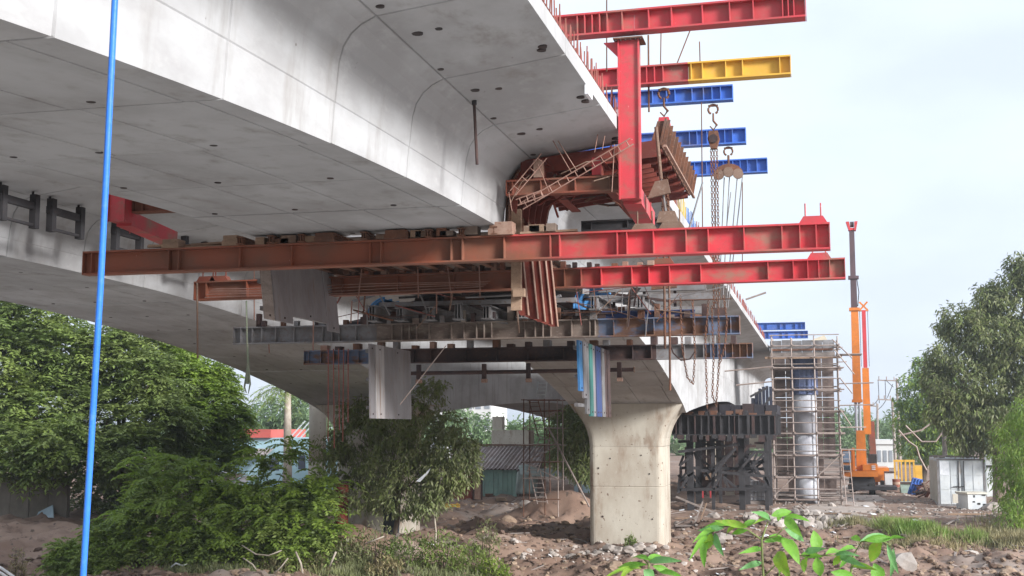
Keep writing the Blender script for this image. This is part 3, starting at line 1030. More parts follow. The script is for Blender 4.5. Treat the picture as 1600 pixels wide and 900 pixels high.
# ------------------------------------------------------------------ brackets on the left girder's web
for i, (px_, py_, wpx, hpx, lab) in enumerate(((3, 310, 42, 85, 'dark rod and channel hanger at the left edge, under the girder gap'), (80, 330, 38, 75, 'dark rod and channel hanger second from the left edge'), (180, 362, 34, 60, 'dark rod and channel hanger right of the blue pole'), (288, 385, 25, 50, 'dark rod and channel hanger behind the left end of the long beam'))):
    p = at(px_, py_, X=-14.9)
    q = at(px_ + wpx, py_, X=-14.9)
    r = thing('web_bracket', lab, 'bracket', p)
    y0, y1 = p.y, p.y + 1.0
    for y in (y0, y1):
        b = MB()
        b.tube((-14.9, y, p.z - .35), (-14.95, y, 9.7), .025, 6)
        b.build('hanger_rod', M['dark_steel'], r)
        b = MB()
        b.box(-14.96, -14.82, y - .07, y + .07, p.z - .42, p.z + .25)
        b.build('channel_post', M['dark_steel'], r)
    b = MB()
    b.box(-14.95, -14.85, y0 - .1, y1 + .1, p.z - .05, p.z + .09)
    b.build('cross_channel', M['dark_steel'], r)
    b = MB()
    b.box(-14.94, -14.86, y0 - .08, y1 + .08, p.z - .38, p.z - .33)
    b.build('foot_channel', M['dark_steel'], r)


# loose struts and plates lying about on the far platform
sh = thing('strut_heap', 'jumble of loose steel struts and plates among the joists on the rusted grey beam', 'steel scrap', (-6.8, 28.5, 7.4))
for k in range(60):
    x = rnd.uniform(-10.5, -3.0)
    y = rnd.uniform(26.5, 30.5)
    z = rnd.choice([7.40, 7.55, 7.80, 7.95]) + rnd.uniform(0, .12)
    t = rnd.choice([0, 0, 1.57, rnd.uniform(0, 3.1)])
    l_ = rnd.uniform(.25, .9)
    d = Vector((math.cos(t) * l_, math.sin(t) * l_, rnd.uniform(-.12, .12)))
    b = MB()
    if k % 3 == 0:
        b.bar(Vector((x, y, z)) - d, Vector((x, y, z)) + d, .12, .02)
        b.bar(Vector((x, y, z + .06)) - d, Vector((x, y, z + .06)) + d, .02, .096)
    else:
        b.bar(Vector((x, y, z)) - d, Vector((x, y, z)) + d, rnd.uniform(.05, .2), rnd.uniform(.04, .12))
    b.build('strut', M[rnd.choice(['grey_steel', 'rust_dark', 'dark_steel', 'rust', 'grey_steel'])], sh)
ORD2 = ORD + ['tenth', 'eleventh', 'twelfth', 'thirteenth', 'fourteenth']
for k, x in enumerate(sorted(rnd.uniform(-9.6, -4.2) for _ in range(14))):
    b = MB()
    h_ = rnd.uniform(.08, .15)
    wd = rnd.uniform(.06, .16)
    b.box(x - wd, x + wd, 20.08, 20.3, 8.22 + .003 * k, 8.22 + .003 * k + h_)
    tag(b.build('packing_piece', M[rnd.choice(['rust', 'wood', 'rust_light', 'ply'])], None), 'small packing piece under the girder end, %s from the left on the long red beam' % ORD2[k], 'packing', 'packing on the long red beam')

# tangles of bent bars and braces wedged in the brackets and between the beams
tg = thing('bar_tangle', 'tangle of bent rusty bars and braces wedged over the bracket beam', 'steel bars', (-4.2, 21, 8.9))
for k in range(26):
    x, y, z = rnd.uniform(-5.0, -3.1), rnd.uniform(19.6, 23.0), rnd.uniform(8.95, 9.45)
    t = rnd.uniform(0, 6.28)
    l_ = rnd.uniform(.2, .75)
    d = Vector((math.cos(t) * l_, rnd.uniform(-.2, .2), math.sin(t) * l_ * .45))
    c = Vector((x, y, z))
    b = MB()
    b.path([c - d, c + Vector((0, rnd.uniform(-.1, .1), rnd.uniform(-.06, .06))), c + d], .009 if k % 3 else .022, 5)
    b.build('bar', M[rnd.choice(['rust', 'rust_light', 'form_red', 'rust_dark'])], tg)
for k in range(7):
    y = 20.6 + k * .38
    b = MB()
    b.bar((-4.75, y, 9.12), (-2.7, y + .05, 9.40), .05, .07)
    b.build('lattice_bar', M['form_red'], tg)
    b = MB()
    b.bar((-4.6 + .5 * (k % 3), y, 9.10), (-4.2 + .5 * (k % 3), y + .3, 9.42), .045, .045)
    b.build('lattice_bar', M['rust'], tg)
tg = thing('bar_tangle', 'tangle of thin rods and braces hanging between the red beams and the grey beam', 'steel bars', (-7.5, 25.5, 7.4))
for k in range(44):
    x, y = rnd.uniform(-10.6, -2.2), rnd.uniform(24.8, 26.4)
    z = rnd.uniform(7.35, 7.9)
    d = rnd.choice([Vector((rnd.uniform(-.06, .06), 0, rnd.uniform(.2, .5))), Vector((rnd.uniform(.2, .7), rnd.uniform(-.2, .2), rnd.uniform(-.15, .15))), Vector((rnd.uniform(-.35, .35), .1, .3))])
    b = MB()
    b.tube(Vector((x, y, z)) - d, Vector((x, y, z)) + d, rnd.choice([.009, .012, .02]), 5)
    b.build('bar', M[rnd.choice(['rust', 'rust_light', 'grey_steel', 'rust_dark', 'bar_red'])], tg)
tg = thing('platform_rail', 'rail of small rusty stubs and plates on top of the lowest dark beam', 'steel stubs', (-7.5, 31.4, 7.09))
for k in range(22):
    x = -13.0 + k * .52 + rnd.uniform(-.12, .12)
    hgt = rnd.uniform(.08, .26)
    b = MB()
    b.box(x - rnd.uniform(.04, .12), x + .08, 31.35, 31.6, 7.085, 7.085 + hgt)
    b.build('stub', M[rnd.choice(['rust_dark', 'grey_steel', 'rust', 'cream_steel'])], tg)

tg = thing('platform_rail', 'row of rusty plates and stubs along the top of the rusted grey beam', 'steel stubs', (-7.5, 26.8, 7.35))
for k in range(30):
    x = -12.8 + k * .36 + rnd.uniform(-.12, .12)
    hgt = rnd.uniform(.06, .34)
    b = MB()
    y = rnd.uniform(26.55, 26.9)
    b.box(x - rnd.uniform(.03, .1), x + .06, y, y + .12, 7.345, 7.345 + hgt)
    b.build('stub', M[rnd.choice(['rust_dark', 'grey_steel', 'rust', 'rust_grey'])], tg)
tg = thing('platform_rail', 'row of brown plates and stubs along the top of the lower red beam', 'steel stubs', (-7.5, 24.3, 8.13))
for k in range(26):
    x = -9.6 + k * .27 + rnd.uniform(-.1, .1)
    b = MB()
    y = rnd.uniform(24.05, 24.3)
    b.box(x - rnd.uniform(.03, .08), x + .05, y, y + .1, 8.165, 8.165 + rnd.uniform(.04, .15))
    b.build('stub', M[rnd.choice(['rust_dark', 'rust', 'red_dusty', 'cream_steel'])], tg)


# ------------------------------------------------------------------ hanging gear
def chain_mesh(b, pts, pitch=.062, rad=.021, t=.009):
    """links along a polyline, each turned a quarter against the last"""
    pts = [Vector(p) for p in pts]
    L_ = [0]
    for i in range(1, len(pts)):
        L_.append(L_[-1] + (pts[i] - pts[i - 1]).length)
    n = max(2, int(L_[-1] / pitch))
    for k in range(n):
        s = (k + .5) * L_[-1] / n
        i = max(j for j in range(len(L_)) if L_[j] <= s)
        i = min(i, len(pts) - 2)
        d = (pts[i + 1] - pts[i]).normalized()
        c = pts[i] + d * (s - L_[i])
        a = d.cross(Vector((0.3, 1, 0.1))).normalized()
        if k % 2:
            a = d.cross(a)
        h = pitch * .62
        ring = [c + d * (h * math.cos(u)) + a * (rad * math.sin(u)) for u in [2 * math.pi * j / 8 for j in range(9)]]
        b.path(ring, t, 4)


def chain(label, pts, m='rust', **k):
    b = MB()
    chain_mesh(b, pts, **k)
    return tag(b.build('chain', M[m], None), label, 'chain')


def shackle(b, c, r=.09, t=.022):
    c = Vector(c)
    b.ring(c, (0, 1, 0), r, t, 12, 6, R(-60), R(240))
    b.tube(c + Vector((-r, 0, r * .8)), c + Vector((r, 0, r * .8)), t * .9, 6)


def hoist(label, x, y, ztop, z_low, red=False, drops=(0,)):
    r = thing('chain_hoist', label, 'chain hoist', (x, y, ztop))
    b = MB()
    shackle(b, (x, y, ztop - .12), .10, .025)
    b.build('shackle', M['rust'], r)
    b = MB()
    b.path([(x, y, ztop - .2), (x, y, ztop - .36), (x + .07, y, ztop - .45), (x, y, ztop - .55), (x - .07, y, ztop - .47)], [.02, .024, .028, .026, .014], 6)
    b.build('hook', M['rust'], r)
    b = MB()
    b.prism([(x - .09, y - .07, ztop - .58), (x + .09, y - .07, ztop - .58), (x + .12, y - .07, ztop - .74), (x + .06, y - .07, ztop - .95), (x - .06, y - .07, ztop - .95), (x - .12, y - .07, ztop - .74)], (0, .14, 0))
    bl = b.build('hoist_body', M['red'] if red else M['rust'], r)
    b = MB()
    b.disc((x, y - .085, ztop - .75), (0, 1, 0), .09, .03, 14)
    b.build('wheel_cover', M['rust_dark'], bl)
    for k, dx in enumerate(drops):
        b = MB()
        chain_mesh(b, [(x + dx, y, ztop - .95), (x + dx, y, z_low + .1 * k)])
        b.build('load_chain', M['rust'], r)
    return r


p = at(1037, 138, Y=22.8)
hoist('chain hoist with red body hanging from the red and yellow beam', p.x, 22.8, 11.33, 8.3, True, (-.05, .05, .0))
p = at(1114, 158, Y=25.4)
hoist('chain hoist under the uppermost blue beam, its long chains crossing the blue beams', p.x, 25.4, 11.64, 7.4, False, (-.055, .0, .06))
# rope pulley block
px_ = at(1138, 240, Y=29).x
r = thing('pulley_block', 'brown rope pulley block of three wheels hanging before the lowest blue beam', 'pulley block', (px_, 29, 11.2))
b = MB()
shackle(b, (px_, 29, 11.42), .10, .025)
b.path([(px_, 29, 11.33), (px_, 29, 11.1)], .03, 6)
b.build('shackle', M['rust'], r)
b = MB()
b.prism([(px_ + .34 * math.cos(a), 28.93, 10.86 + .26 * math.sin(a)) for a in [math.pi * k / 8 for k in range(9)]], (0, .14, 0))
b.build('cheek_plate', M['rust'], r)
for k, dx in enumerate((-.22, 0, .22)):
    b = MB()
    b.disc((px_ + dx, 28.9, 10.86 + (.05 if k == 1 else 0)), (0, 1, 0), .12, .06, 14)
    b.build('wheel', M['rust_light'], r)
for k, (dx, ex) in enumerate(((-.3, -.16), (-.1, -.08), (.02, 0), (.2, .08), (.32, .12))):
    b = MB()
    b.tube((px_ + dx, 28.95, 10.8), (px_ + ex - .2, 28.95, 7.75), .014, 5)
    b.build('rope', M['grey_steel'], r)
b = MB()
lx = px_ - .26
b.box(lx - .13, lx + .13, 28.88, 29.02, 7.5, 7.75)
b.build('lower_block', M['rust_dark'], r)
b = MB()
b.path([(lx, 28.95, 7.5), (lx + .08, 28.95, 7.38), (lx, 28.95, 7.28), (lx - .08, 28.95, 7.36)], [.02, .028, .026, .014], 6)
b.build('lower_hook', M['rust'], r)

# the slack chains and slings at the right ends of the far beams
def zz(px, py, Y):
    return at(px, py, Y=Y)


chain('rusty chain dropping far below the lowest beam, longest of the chains by the pier', [zz(1107, 470, 26.5), zz(1102, 530, 26.5), zz(1105, 638, 26.5)])
chain('rusty chain loop hanging beside the longest chain near the pier', [zz(1112, 478, 26.52), zz(1115, 560, 26.52), zz(1113, 618, 26.52), zz(1119, 634, 26.52), zz(1124, 560, 26.52), zz(1122, 470, 26.52)])
chain('slack chain loop on the left of the brown hanger rods', [zz(1063, 462, 26.4), zz(1066, 545, 26.4), zz(1074, 590, 26.4), zz(1083, 600, 26.4), zz(1086, 550, 26.4), zz(1082, 470, 26.4)], pitch=.06, rad=.02, t=.009)
chain('thin chain wrapped round the blue patched beam end', [zz(1130, 462, 26.5), zz(1136, 500, 26.5), zz(1133, 540, 26.5), zz(1124, 570, 26.5)], pitch=.06, rad=.02, t=.009)
chain('rusty chain with shackles hung close on the right of the red foot beam', [zz(1036, 292, 22.0), zz(1037, 352, 22.0)], pitch=.08, rad=.03, t=.013)

rod_list = [((948, -20, 20.6), (948, 112, 20.6), 'thin steel rod rising past the topmost beam close to the starter bars'), ((972, 62, 22.9), (966, 110, 22.9), 'thin leaning steel rod just left of the red column top'),
            ((1013, 55, 22.9), (1014, 175, 22.9), 'thick steel rod through the second beam right of the red column'), ((1033, 45, 22.9), (1032, 108, 22.9), 'thin steel rod between the two topmost beams, second from the red column'),
            ((1080, 43, 22.9), (1056, 104, 22.9), 'slanting steel bar between the two topmost beams'), ((1093, 65, 23.0), (1094, 102, 23.0), 'short steel rod standing on the yellow beam joint'),
            ((1096, 160, 25.2), (1098, 385, 25.2), 'long thin steel rod dropping from the uppermost blue beam'), ((1160, 285, 28.9), (1160, 430, 28.9), 'single thin wire right of the pulley ropes'),
            ((1098, 285, 24.6), (1077, 356, 24.6), 'slanting grey prop behind the long red beam end'), ((1142, 300, 28.5), (1134, 365, 28.5), 'slanting grey rope beside the pulley wires')]
for a, c, lab in rod_list:
    b = MB()
    b.tube(zz(a[0], a[1], a[2]), zz(c[0], c[1], c[2]), .019 if 'thick' in lab or 'prop' in lab else .012, 6)
    tag(b.build('hanger_rod', M['grey_steel'] if 'grey' in lab else M['rust'], None), lab, 'rod')
for k, (x0, x1, lab) in enumerate(((1036, 1039, 'left rod of the brown hanger pair passing behind the red beams'), (1044, 1047, 'right rod of the brown hanger pair passing behind the red beams'))):
    b = MB()
    b.tube(zz(x0, 250, 26.3), zz(x1, 610 if k else 545, 26.3), .028 - .004 * k, 7)
    tag(b.build('hanger_rod', M['rust'], None), lab, 'rod')
b = MB()
b.path([zz(1046, 535, 26.5), zz(1052, 552, 26.5), zz(1064, 563, 26.5), zz(1078, 561, 26.5), zz(1087, 548, 26.5)], .017, 6)
tag(b.build('slack_cable', M['rust_dark'], None), 'dark cable sagging in a loop across the lowest beam', 'cable')
# turnbuckle prop by the column foot
r = thing('screw_prop', 'steel screw prop slanting from the red column down to the long beam', 'prop', (-2.4, 20.2, 8.25))
b = MB()
b.tube((-2.52, 20.0, 9.9), (-2.46, 20.1, 9.05), .03, 8)
b.build('upper_tube', M['rust_light'], r)
b = MB()
b.tube((-2.46, 20.1, 9.04), (-2.38, 20.2, 8.33), .02, 8)
b.build('screw', M['grey_steel'], r)
b = MB()
b.prism([(-2.68, 20.02, 8.72), (-2.3, 20.02, 8.8), (-2.35, 20.02, 9.03), (-2.55, 20.02, 9.0)], (0, .06, 0))
b.build('clamp_plate', M['rust_light'], r)
b = MB()
b.prism([(-2.55, 20.12, 8.335), (-2.2, 20.12, 8.335), (-2.25, 20.12, 8.52), (-2.5, 20.12, 8.52)], (0, .16, 0))
b.build('foot', M['rust_light'], r)
r = ibeam('spacer_beam', 'short dark beam in the gap under the slab, left of the screw prop', 'steel beam', (-4.35, 23.2, 8.72), (-2.6, 23.2, 8.74), .2, .16, M['dark_steel'], (.1, .5, .9))
b = MB()
b.tube((-3.3, 22.9, 8.75), (-3.3, 22.9, 9.5), .02, 6)
tag(b.build('hanger_rod', M['dark_steel'], None), 'short dark rod under the form tray behind the bracket beam', 'rod')

# lone rod left in the slab overhead
p = at(741, 152, Y=16.6)
r = thing('tie_rod', 'single dark steel rod hanging from a plate under the slab', 'tie rod', p)
b = MB()
b.box(p.x - .075, p.x + .075, 16.53, 16.68, p.z - .02, p.z + .03)
b.build('anchor_plate', M['dark_steel'], r)
b = MB()
b.tube((p.x, 16.6, p.z - .02), (p.x, 16.6, p.z - .11), .036, 8)
b.build('nut', M['dark_steel'], r)
b = MB()
b.tube((p.x, 16.6, p.z - .11), (p.x + .045, 16.6, p.z - .97), .022, 8)
b.build('rod', M['rust_dark'], r)
b = MB()
b.box(-3.12, -3.07, 16.85, 17.2, 9.66, 9.9)
tag(b.build('plastic_scrap', M['white_film'], None), 'scrap of white plastic film clinging to the slab edge', 'plastic')

# bent reinforcement ladder under the slab end


def rebar_ladder(label, p, q, gap, n, Y):
    p, q = zz(p[0], p[1], Y), zz(q[0], q[1], Y)
    d = (q - p)
    s = Vector((d.z, 0, -d.x)).normalized() * gap
    r = thing('rebar_ladder', label, 'reinforcement cage', p)
    for k, o in enumerate((Vector((0, 0, 0)), s)):
        b = MB()
        b.tube(p + o, q + o, .010, 5)
        b.build('rail', M['bar_rust'], r)
    for i in range(n):
        c = p + d * ((i + .5) / n)
        b = MB()
        b.tube(c - s * .1, c + s * 1.1, .009, 5)
        b.build('rung', M['bar_rust'], r)
    return r


M['bar_rust'] = mat('rebar_rust', [(.33, .2, .16), (.24, .13, .1)], (4, 4, 4), 6, .85, bump=.1)
rebar_ladder('long bent rebar ladder slanting across the gap left of the red column', (812, 318), (985, 216), .11, 13, 19.5)
rebar_ladder('smaller rebar ladder tilted steeply over the left end of the bracket beam', (797, 298), (846, 240), .12, 4, 19.45)
rebar_ladder('loose rebar ladder dangling below the bracket beam end', (806, 312), (850, 296), .1, 4, 19.4)
for (a, c, lab) in (((863, 218), (893, 270), 'thin bar slanting from the slab to the rebar ladder, left of its pair'), ((872, 220), (902, 268), 'thin bar slanting from the slab to the rebar ladder, right of its pair'), ((934, 210), (929, 238), 'short upright bar above the red faced joist'),
                    ((945, 212), (941, 234), 'second short upright bar above the red faced joist'), ((960, 225), (956, 300), 'upright bar beside the red column, tied to the rebar ladder'), ((795, 300), (800, 330), 'bar end bent down at the bracket beam tip'), ((840, 255), (858, 300), 'kinked bar across the cream faced joist')):
    b = MB()
    b.tube(zz(a[0], a[1], 19.55), zz(c[0], c[1], 19.55), .008, 5)
    tag(b.build('reinforcement_bar', M['bar_rust'], None), lab, 'steel bar')

# bundle of long bars slung along the second red beam
r = thing('rebar_bundle', 'bundle of thin rusty bars slung along the lower red beam left half', 'steel bars', (-9, 24.05, 7.75))
for k in range(5):
    z = 7.76 + k * .047
    b = MB()
    pts = []
    for i in range(9):
        t = i / 8
        pts.append((-12.7 + 6.1 * t + k * .05, 24.08 - .01 * k, z + .02 * math.sin(t * 7 + k) - .02 * math.sin(math.pi * t)))
    b.path(pts, .009, 5)
    b.build('bar', M['bar_rust'], r)
for x, lab in ((-10.9, 0), (-9.2, 0), (-7.9, 0), (-7.2, 0), (-6.6, 0)):
    b = MB()
    b.tube((x, 24.0, 7.62), (x + rnd.uniform(-.1, .1), 24.0, 8.25), .012, 5)
    b.build('tie_bar', M['bar_rust'], r)
# bars and ropes hanging under the platforms
for (px_, y0, y1, Y, m_, lab) in ((308, 442, 560, 24.1, 'rust_light', 'brown rod hanging from the left end of the lower red beam'), (513, 545, 690, 31.3, 'bar_red', 'rusty bar hanging under the lowest beam, leftmost of five'), (521, 545, 700, 31.3, 'bar_red', 'rusty bar hanging under the lowest beam, second of five'),
                                  (529, 545, 672, 31.3, 'bar_red', 'rusty bar hanging under the lowest beam, middle of five'), (537, 545, 690, 31.3, 'bar_red', 'rusty bar hanging under the lowest beam, fourth of five'), (544, 545, 660, 31.3, 'bar_red', 'rusty bar hanging under the lowest beam, rightmost of five'),
                                  (550, 470, 505, 25.5, 'bar_rust', 'thin rod between the two platform decks left of centre'), (682, 440, 490, 25.5, 'bar_rust', 'thin rod between the two platform decks near centre'), (420, 535, 552, 27, 'bar_rust', 'short rod stub under the grey beam left end'), (490, 430, 548, 26.5, 'bar_rust', 'rod in front of the silvery left panel'),
                                  (397, 380, 500, 26.4, 'bar_rust', 'rod left of the silvery left panel'), (640, 545, 600, 31.6, 'bar_rust', 'rod beside the lowest silvery panel')):
    b = MB()
    b.tube(zz(px_, y0, Y), zz(px_ + rnd.uniform(-2, 2), y1, Y), .02 if '308' == str(px_) else .015, 6)
    tag(b.build('hanging_bar', M[m_], None), lab, 'steel bar')
b = MB()
b.path([zz(385, 470, 26.4), zz(386, 530, 26.4), zz(388, 575, 26.4), zz(386, 600, 26.4)], [.018, .02, .03, .045], 6)
b.path([zz(387, 570, 26.42), zz(382, 605, 26.42), zz(385, 614, 26.42)], [.02, .022, .01], 5)
b.path([zz(388, 570, 26.38), zz(391, 600, 26.38), zz(388, 615, 26.38)], [.02, .022, .01], 5)
M['rope_green'] = mat('rope_green', [(.2, .24, .17), (.26, .27, .2)], (9, 9, 9), 9, .95, bump=.3)
tag(b.build('rope', M['rope_green'], None), 'grey green rope with frayed end hanging at the left', 'rope')
for (a, c, lab) in (((697, 540), (625, 632), 'pale wire slanting down from the rusted beam across the lowest panel'), ((738, 385), (745, 440), 'slanting thin bar under the long red beam at centre'), ((642, 440), (650, 412), 'short slanting bar on the lower red beam')):
    b = MB()
    b.tube(zz(a[0], a[1], 26.4), zz(c[0], c[1], 26.6), .011, 5)
    tag(b.build('hanging_wire', M['tube'], None), lab, 'wire')

# blue pole in front
b = MB()
p, q = zz(180, -12, 5.18), zz(129, 915, 5.44)
d = (p - q).normalized()
pts = [q - d * 1.0, q, q * .75 + p * .25 + Vector((.004, 0, 0)), (p + q) / 2 + Vector((.008, 0, 0)), q * .25 + p * .75 + Vector((.005, 0, 0)), p, p + d * .25]
b.path(pts, .0155, 12)
tag(b.build('plastic_pole', M['plastic_blue'], None, True), 'bright blue plastic pole standing close in front at left', 'pole')

# white pipe ends at the lower left corner
r = thing('drain_pipe', 'grey white plastic pipe lying at the lower left corner', 'pipe', zz(10, 895, 36))
for k in range(2):
    b = MB()
    b.path([zz(-20, 875 + 8 * k, 36.0), zz(4, 889 + 8 * k, 36.2), zz(24, 903 + 8 * k, 36.4)], .045, 8)
    b.build('pipe', M['white_film'], r)


# ------------------------------------------------------------------ tube scaffolds
def scaffold_tower(r, xs_, ys_, z0, z1, lift, m, rad=.03, boards=()):
    """standards, ledgers and transoms of a tube scaffold"""
    for x in xs_:
        for y in ys_:
            b = MB()
            b.tube((x, y, z0), (x, y, z1 + rnd.uniform(0, .3)), rad, 6)
            b.build('standard', m, r)
    n = int((z1 - z0) / lift)
    for k in range(n + 1):
        z = z0 + .35 + k * lift
        if z > z1:
            break
        for j, y in enumerate(ys_):
            b = MB()
            b.tube((xs_[0] - .15, y - rad * 2, z), (xs_[-1] + rnd.uniform(.1, .35), y - rad * 2, z + rnd.uniform(-.03, .03)), rad, 6)
            b.build('ledger', m, r)
            if j == 0:
                b = MB()
                b.tube((xs_[0] - .1, y - rad * 2, z + lift * .5), (xs_[-1] + .1, y - rad * 2, z + lift * .5 + rnd.uniform(-.04, .04)), rad * .75, 6)
                b.build('guard_rail', m, r)
        for x in xs_:
            b = MB()
            b.tube((x + rad * 2, ys_[0] - .2, z + .06), (x + rad * 2, ys_[-1] + .2, z + .06), rad, 6)
            b.build('transom', m, r)
    return r


TY = 76.5
SX = [at(px_, 700, Y=TY).x for px_ in (1209, 1240, 1276, 1313)]
z0 = gz(-1, TY)
stw = thing('scaffold_tower', 'tall tube scaffold around a round column right of the girder end', 'scaffold', (sum(SX) / 4, TY, z0))
scaffold_tower(stw, SX, [TY, TY + 1.3, TY + 2.6, TY + 3.9], z0 - .1, 10.2, 1.3, M['tube'], .045)
for k in range(4):
    b = MB()
    z = z0 + .35 + k * 2.6
    b.box(SX[0], SX[-1], TY + .3 + .02 * k, TY + .9, z + .12, z + .17)
    b.build('walk_board', M['wood_grey'], stw)
for k in range(7):
    b = MB()
    z = z0 + .35 + k * 1.3
    b.box(SX[0] + .1, SX[1], TY + 2.7, TY + 3.7, z + .13, z + .18)
    b.build('walk_board', M['wood_grey'], stw)
    b = MB()
    b.box(SX[2] + .1, SX[3] - .05, TY + 2.7, TY + 3.7, z + .13, z + .18)
    b.build('walk_board', M['wood_grey'], stw)
for k in range(7):
    b = MB()
    z = 1.2 + k * 1.28
    b.tube((SX[-1], TY - .1, z), (SX[-1] + rnd.choice([.5, 1.0, 1.5, 2.0]), TY - .1 + rnd.uniform(-.4, .8), z + rnd.uniform(-.05, .05)), .04, 6)
    b.build('projecting_tube', M['tube'], stw)
for (a, c) in (((1300, 530), (1332, 560)), ((1303, 545), (1335, 585)), ((1312, 590), (1332, 615)), ((1313, 640), (1330, 665)), ((1209, 775), (1240, 745)), ((1276, 745), (1312, 712))):
    b = MB()
    b.tube(zz(a[0], a[1], TY - .15), zz(c[0], c[1], TY - .15), .04, 6)
    b.build('brace', M['tube'], stw)
for k in range(5):
    b = MB()
    b.box(SX[-1] - .1, SX[-1] + 1.4, TY + k * .32, TY + k * .32 + .28, 9.33, 9.38)
    b.build('walk_board', M['wood_grey'], stw)
# ladder at the tower's right foot
ld = thing('ladder', 'leaning ladder of pale tubes at the foot of the scaffold tower', 'ladder', (SX[-1] + .3, TY - .4, z0))
for dx in (0, .42):
    b = MB()
    b.tube((SX[-1] + .25 + dx, TY - .6, z0), (SX[-1] + .05 + dx, TY - .2, z0 + 3.2), .03, 6)
    b.build('rail', M['tube'], ld)
for k in range(9):
    t = (k + .5) / 9
    b = MB()
    x, y, z = SX[-1] + .25 - .2 * t, TY - .6 + .4 * t, z0 + 3.2 * t
    b.tube((x, y, z), (x + .42, y, z), .022, 6)
    b.build('rung', M['tube'], ld)

cx = (at(1241, 700, Y=TY + 2).x + at(1277, 700, Y=TY + 2).x) / 2
rc = thing('round_column', 'pale round column inside the scaffold tower with blue formwork on top', 'column', (cx, TY + 2, z0))
M['pale_steel'] = mat('pale_casing', [(.5, .51, .54), (.42, .42, .46), (.45, .43, .44)], (1.5, 1.5, .5), 6, .7, bump=.15, layer=((.27, .25, .25), (2, 2, .5), .58, .8))
for a, c in ((z0 - .3, 2.2), (2.22, 4.6), (4.62, 7.0)):
    b = MB()
    b.path([(cx, TY + 2, a), (cx, TY + 2, c)], .72, 24)
    b.build('casing', M['pale_steel'], rc, True)
M['form_blue'] = mat('form_blue', [(.13, .17, .32), (.10, .12, .2), (.16, .17, .24)], (2, 2, 2), 6, .7, bump=.15)
for a, c in ((7.03, 8.1), (8.13, 9.25)):
    b = MB()
    b.path([(cx, TY + 2, a), (cx, TY + 2, c)], .74, 24)
    b.build('form_shell', M['form_blue'], rc)
for z in (7.05, 7.5, 8.1, 8.6, 9.2):
    b = MB()
    b.ring((cx, TY + 2, z), (0, 0, 1), .79, .045, 24, 5)
    b.build('form_ring', M['form_blue'], rc)
for k in range(10):
    t = 2 * math.pi * k / 10
    b = MB()
    b.bar((cx + .79 * math.cos(t), TY + 2 + .79 * math.sin(t), 7.1), (cx + .79 * math.cos(t), TY + 2 + .79 * math.sin(t), 9.2), .06, .06)
    b.build('form_rib', M['form_blue'], rc)
cap = thing('crosshead_form', 'weathered crosshead formwork on top of the scaffold tower', 'formwork', (cx, TY + 1.5, 9.3))
X0, X1 = SX[0] - .1, SX[-1] - .15
b = MB()
b.box(X0, X1, TY + .35, TY + 3.4, 9.3, 9.5)
b.build('base_deck', M['wood_grey'], cap)
for k in range(6):
    a = X0 + .1 + (X1 - X0 - .2) * k / 6
    c = X0 + .1 + (X1 - X0 - .2) * (k + 1) / 6 - .02
    b = MB()
    b.box(a, c, TY + .5, TY + .56, 9.502, 10.25 + rnd.uniform(-.03, .03))
    b.build('side_panel', M['grey_steel'], cap)
for x in (X0, X1 - .1):
    b = MB()
    b.box(x, x + .08, TY + .56, TY + 3.2, 9.502, 10.22)
    b.build('end_panel', M['grey_steel'], cap)
b = MB()
b.box(X0 + .1, X1 - .12, TY + .45, TY + .498, 9.62, 9.74)
b.build('waler', M['rust'], cap)
b = MB()
b.box(X0 - .3, X1 + .4, TY + .1, TY + .25, 9.12, 9.26)
b.build('bearer', M['wood'], cap)
b = MB()
v = [(X0 + 2.4, TY + .7, 10.25), (X1 - .4, TY + .7, 10.25), (X1 - .4, TY + 2.5, 10.25), (X0 + 2.4, TY + 2.5, 10.25), (X0 + 3.2, TY + 1.6, 10.62)]
b.add(v, [(0, 1, 4), (1, 2, 4), (2, 3, 4), (3, 0, 4), (3, 2, 1, 0)])
M['sand'] = mat('sand', [(.5, .43, .32), (.42, .35, .26), (.46, .4, .3)], (3, 3, 3), 8, .95, bump=.3)
tag(b.build('sand_heap', M['sand'], None), 'small sand coloured tarpaulin heap on the crosshead formwork', 'sand heap')
# rear formwork wall seen through the scaffold
rw = thing('rear_form', 'brown form boards standing in the back of the scaffold tower', 'formwork', ((X0 + X1) / 2, TY + 4.3, z0))
M['brown_board'] = mat('brown_board', [(.19, .14, .125), (.13, .1, .09), (.24, .18, .15)], (1, 1, 1), 7, .9, bump=.2, objvar=.15)
for i in range(5):
    for j in range(7):
        if (i, j) in ((2, 0), (0, 0), (4, 1)):
            continue
        a = X0 + .05 + (X1 - X0 - .1) * i / 5
        c = X0 + .05 + (X1 - X0 - .1) * (i + 1) / 5 - .03
        b = MB()
        b.box(a, c, TY + 4.3 + rnd.uniform(0, .05), TY + 4.4, z0 + .1 + j * 1.26, z0 + .1 + j * 1.26 + 1.22)
        b.build('board', M['brown_board'], rw)

# loose poles left of the tower
for (a, c, Y, lab) in (((1132, 580), (1206, 573), 70, 'upper loose scaffold pole poking left from the tower'), ((1150, 602), (1206, 596), 70, 'lower loose scaffold pole poking left from the tower'), ((1165, 468), (1197, 457), 55, 'grey tube sticking out past the slab edge')):
    b = MB()
    b.tube(zz(a[0], a[1], Y), zz(c[0], c[1], Y), .045, 6)
    tag(b.build('scaffold_pole', M['tube'], None), lab, 'scaffold pole')

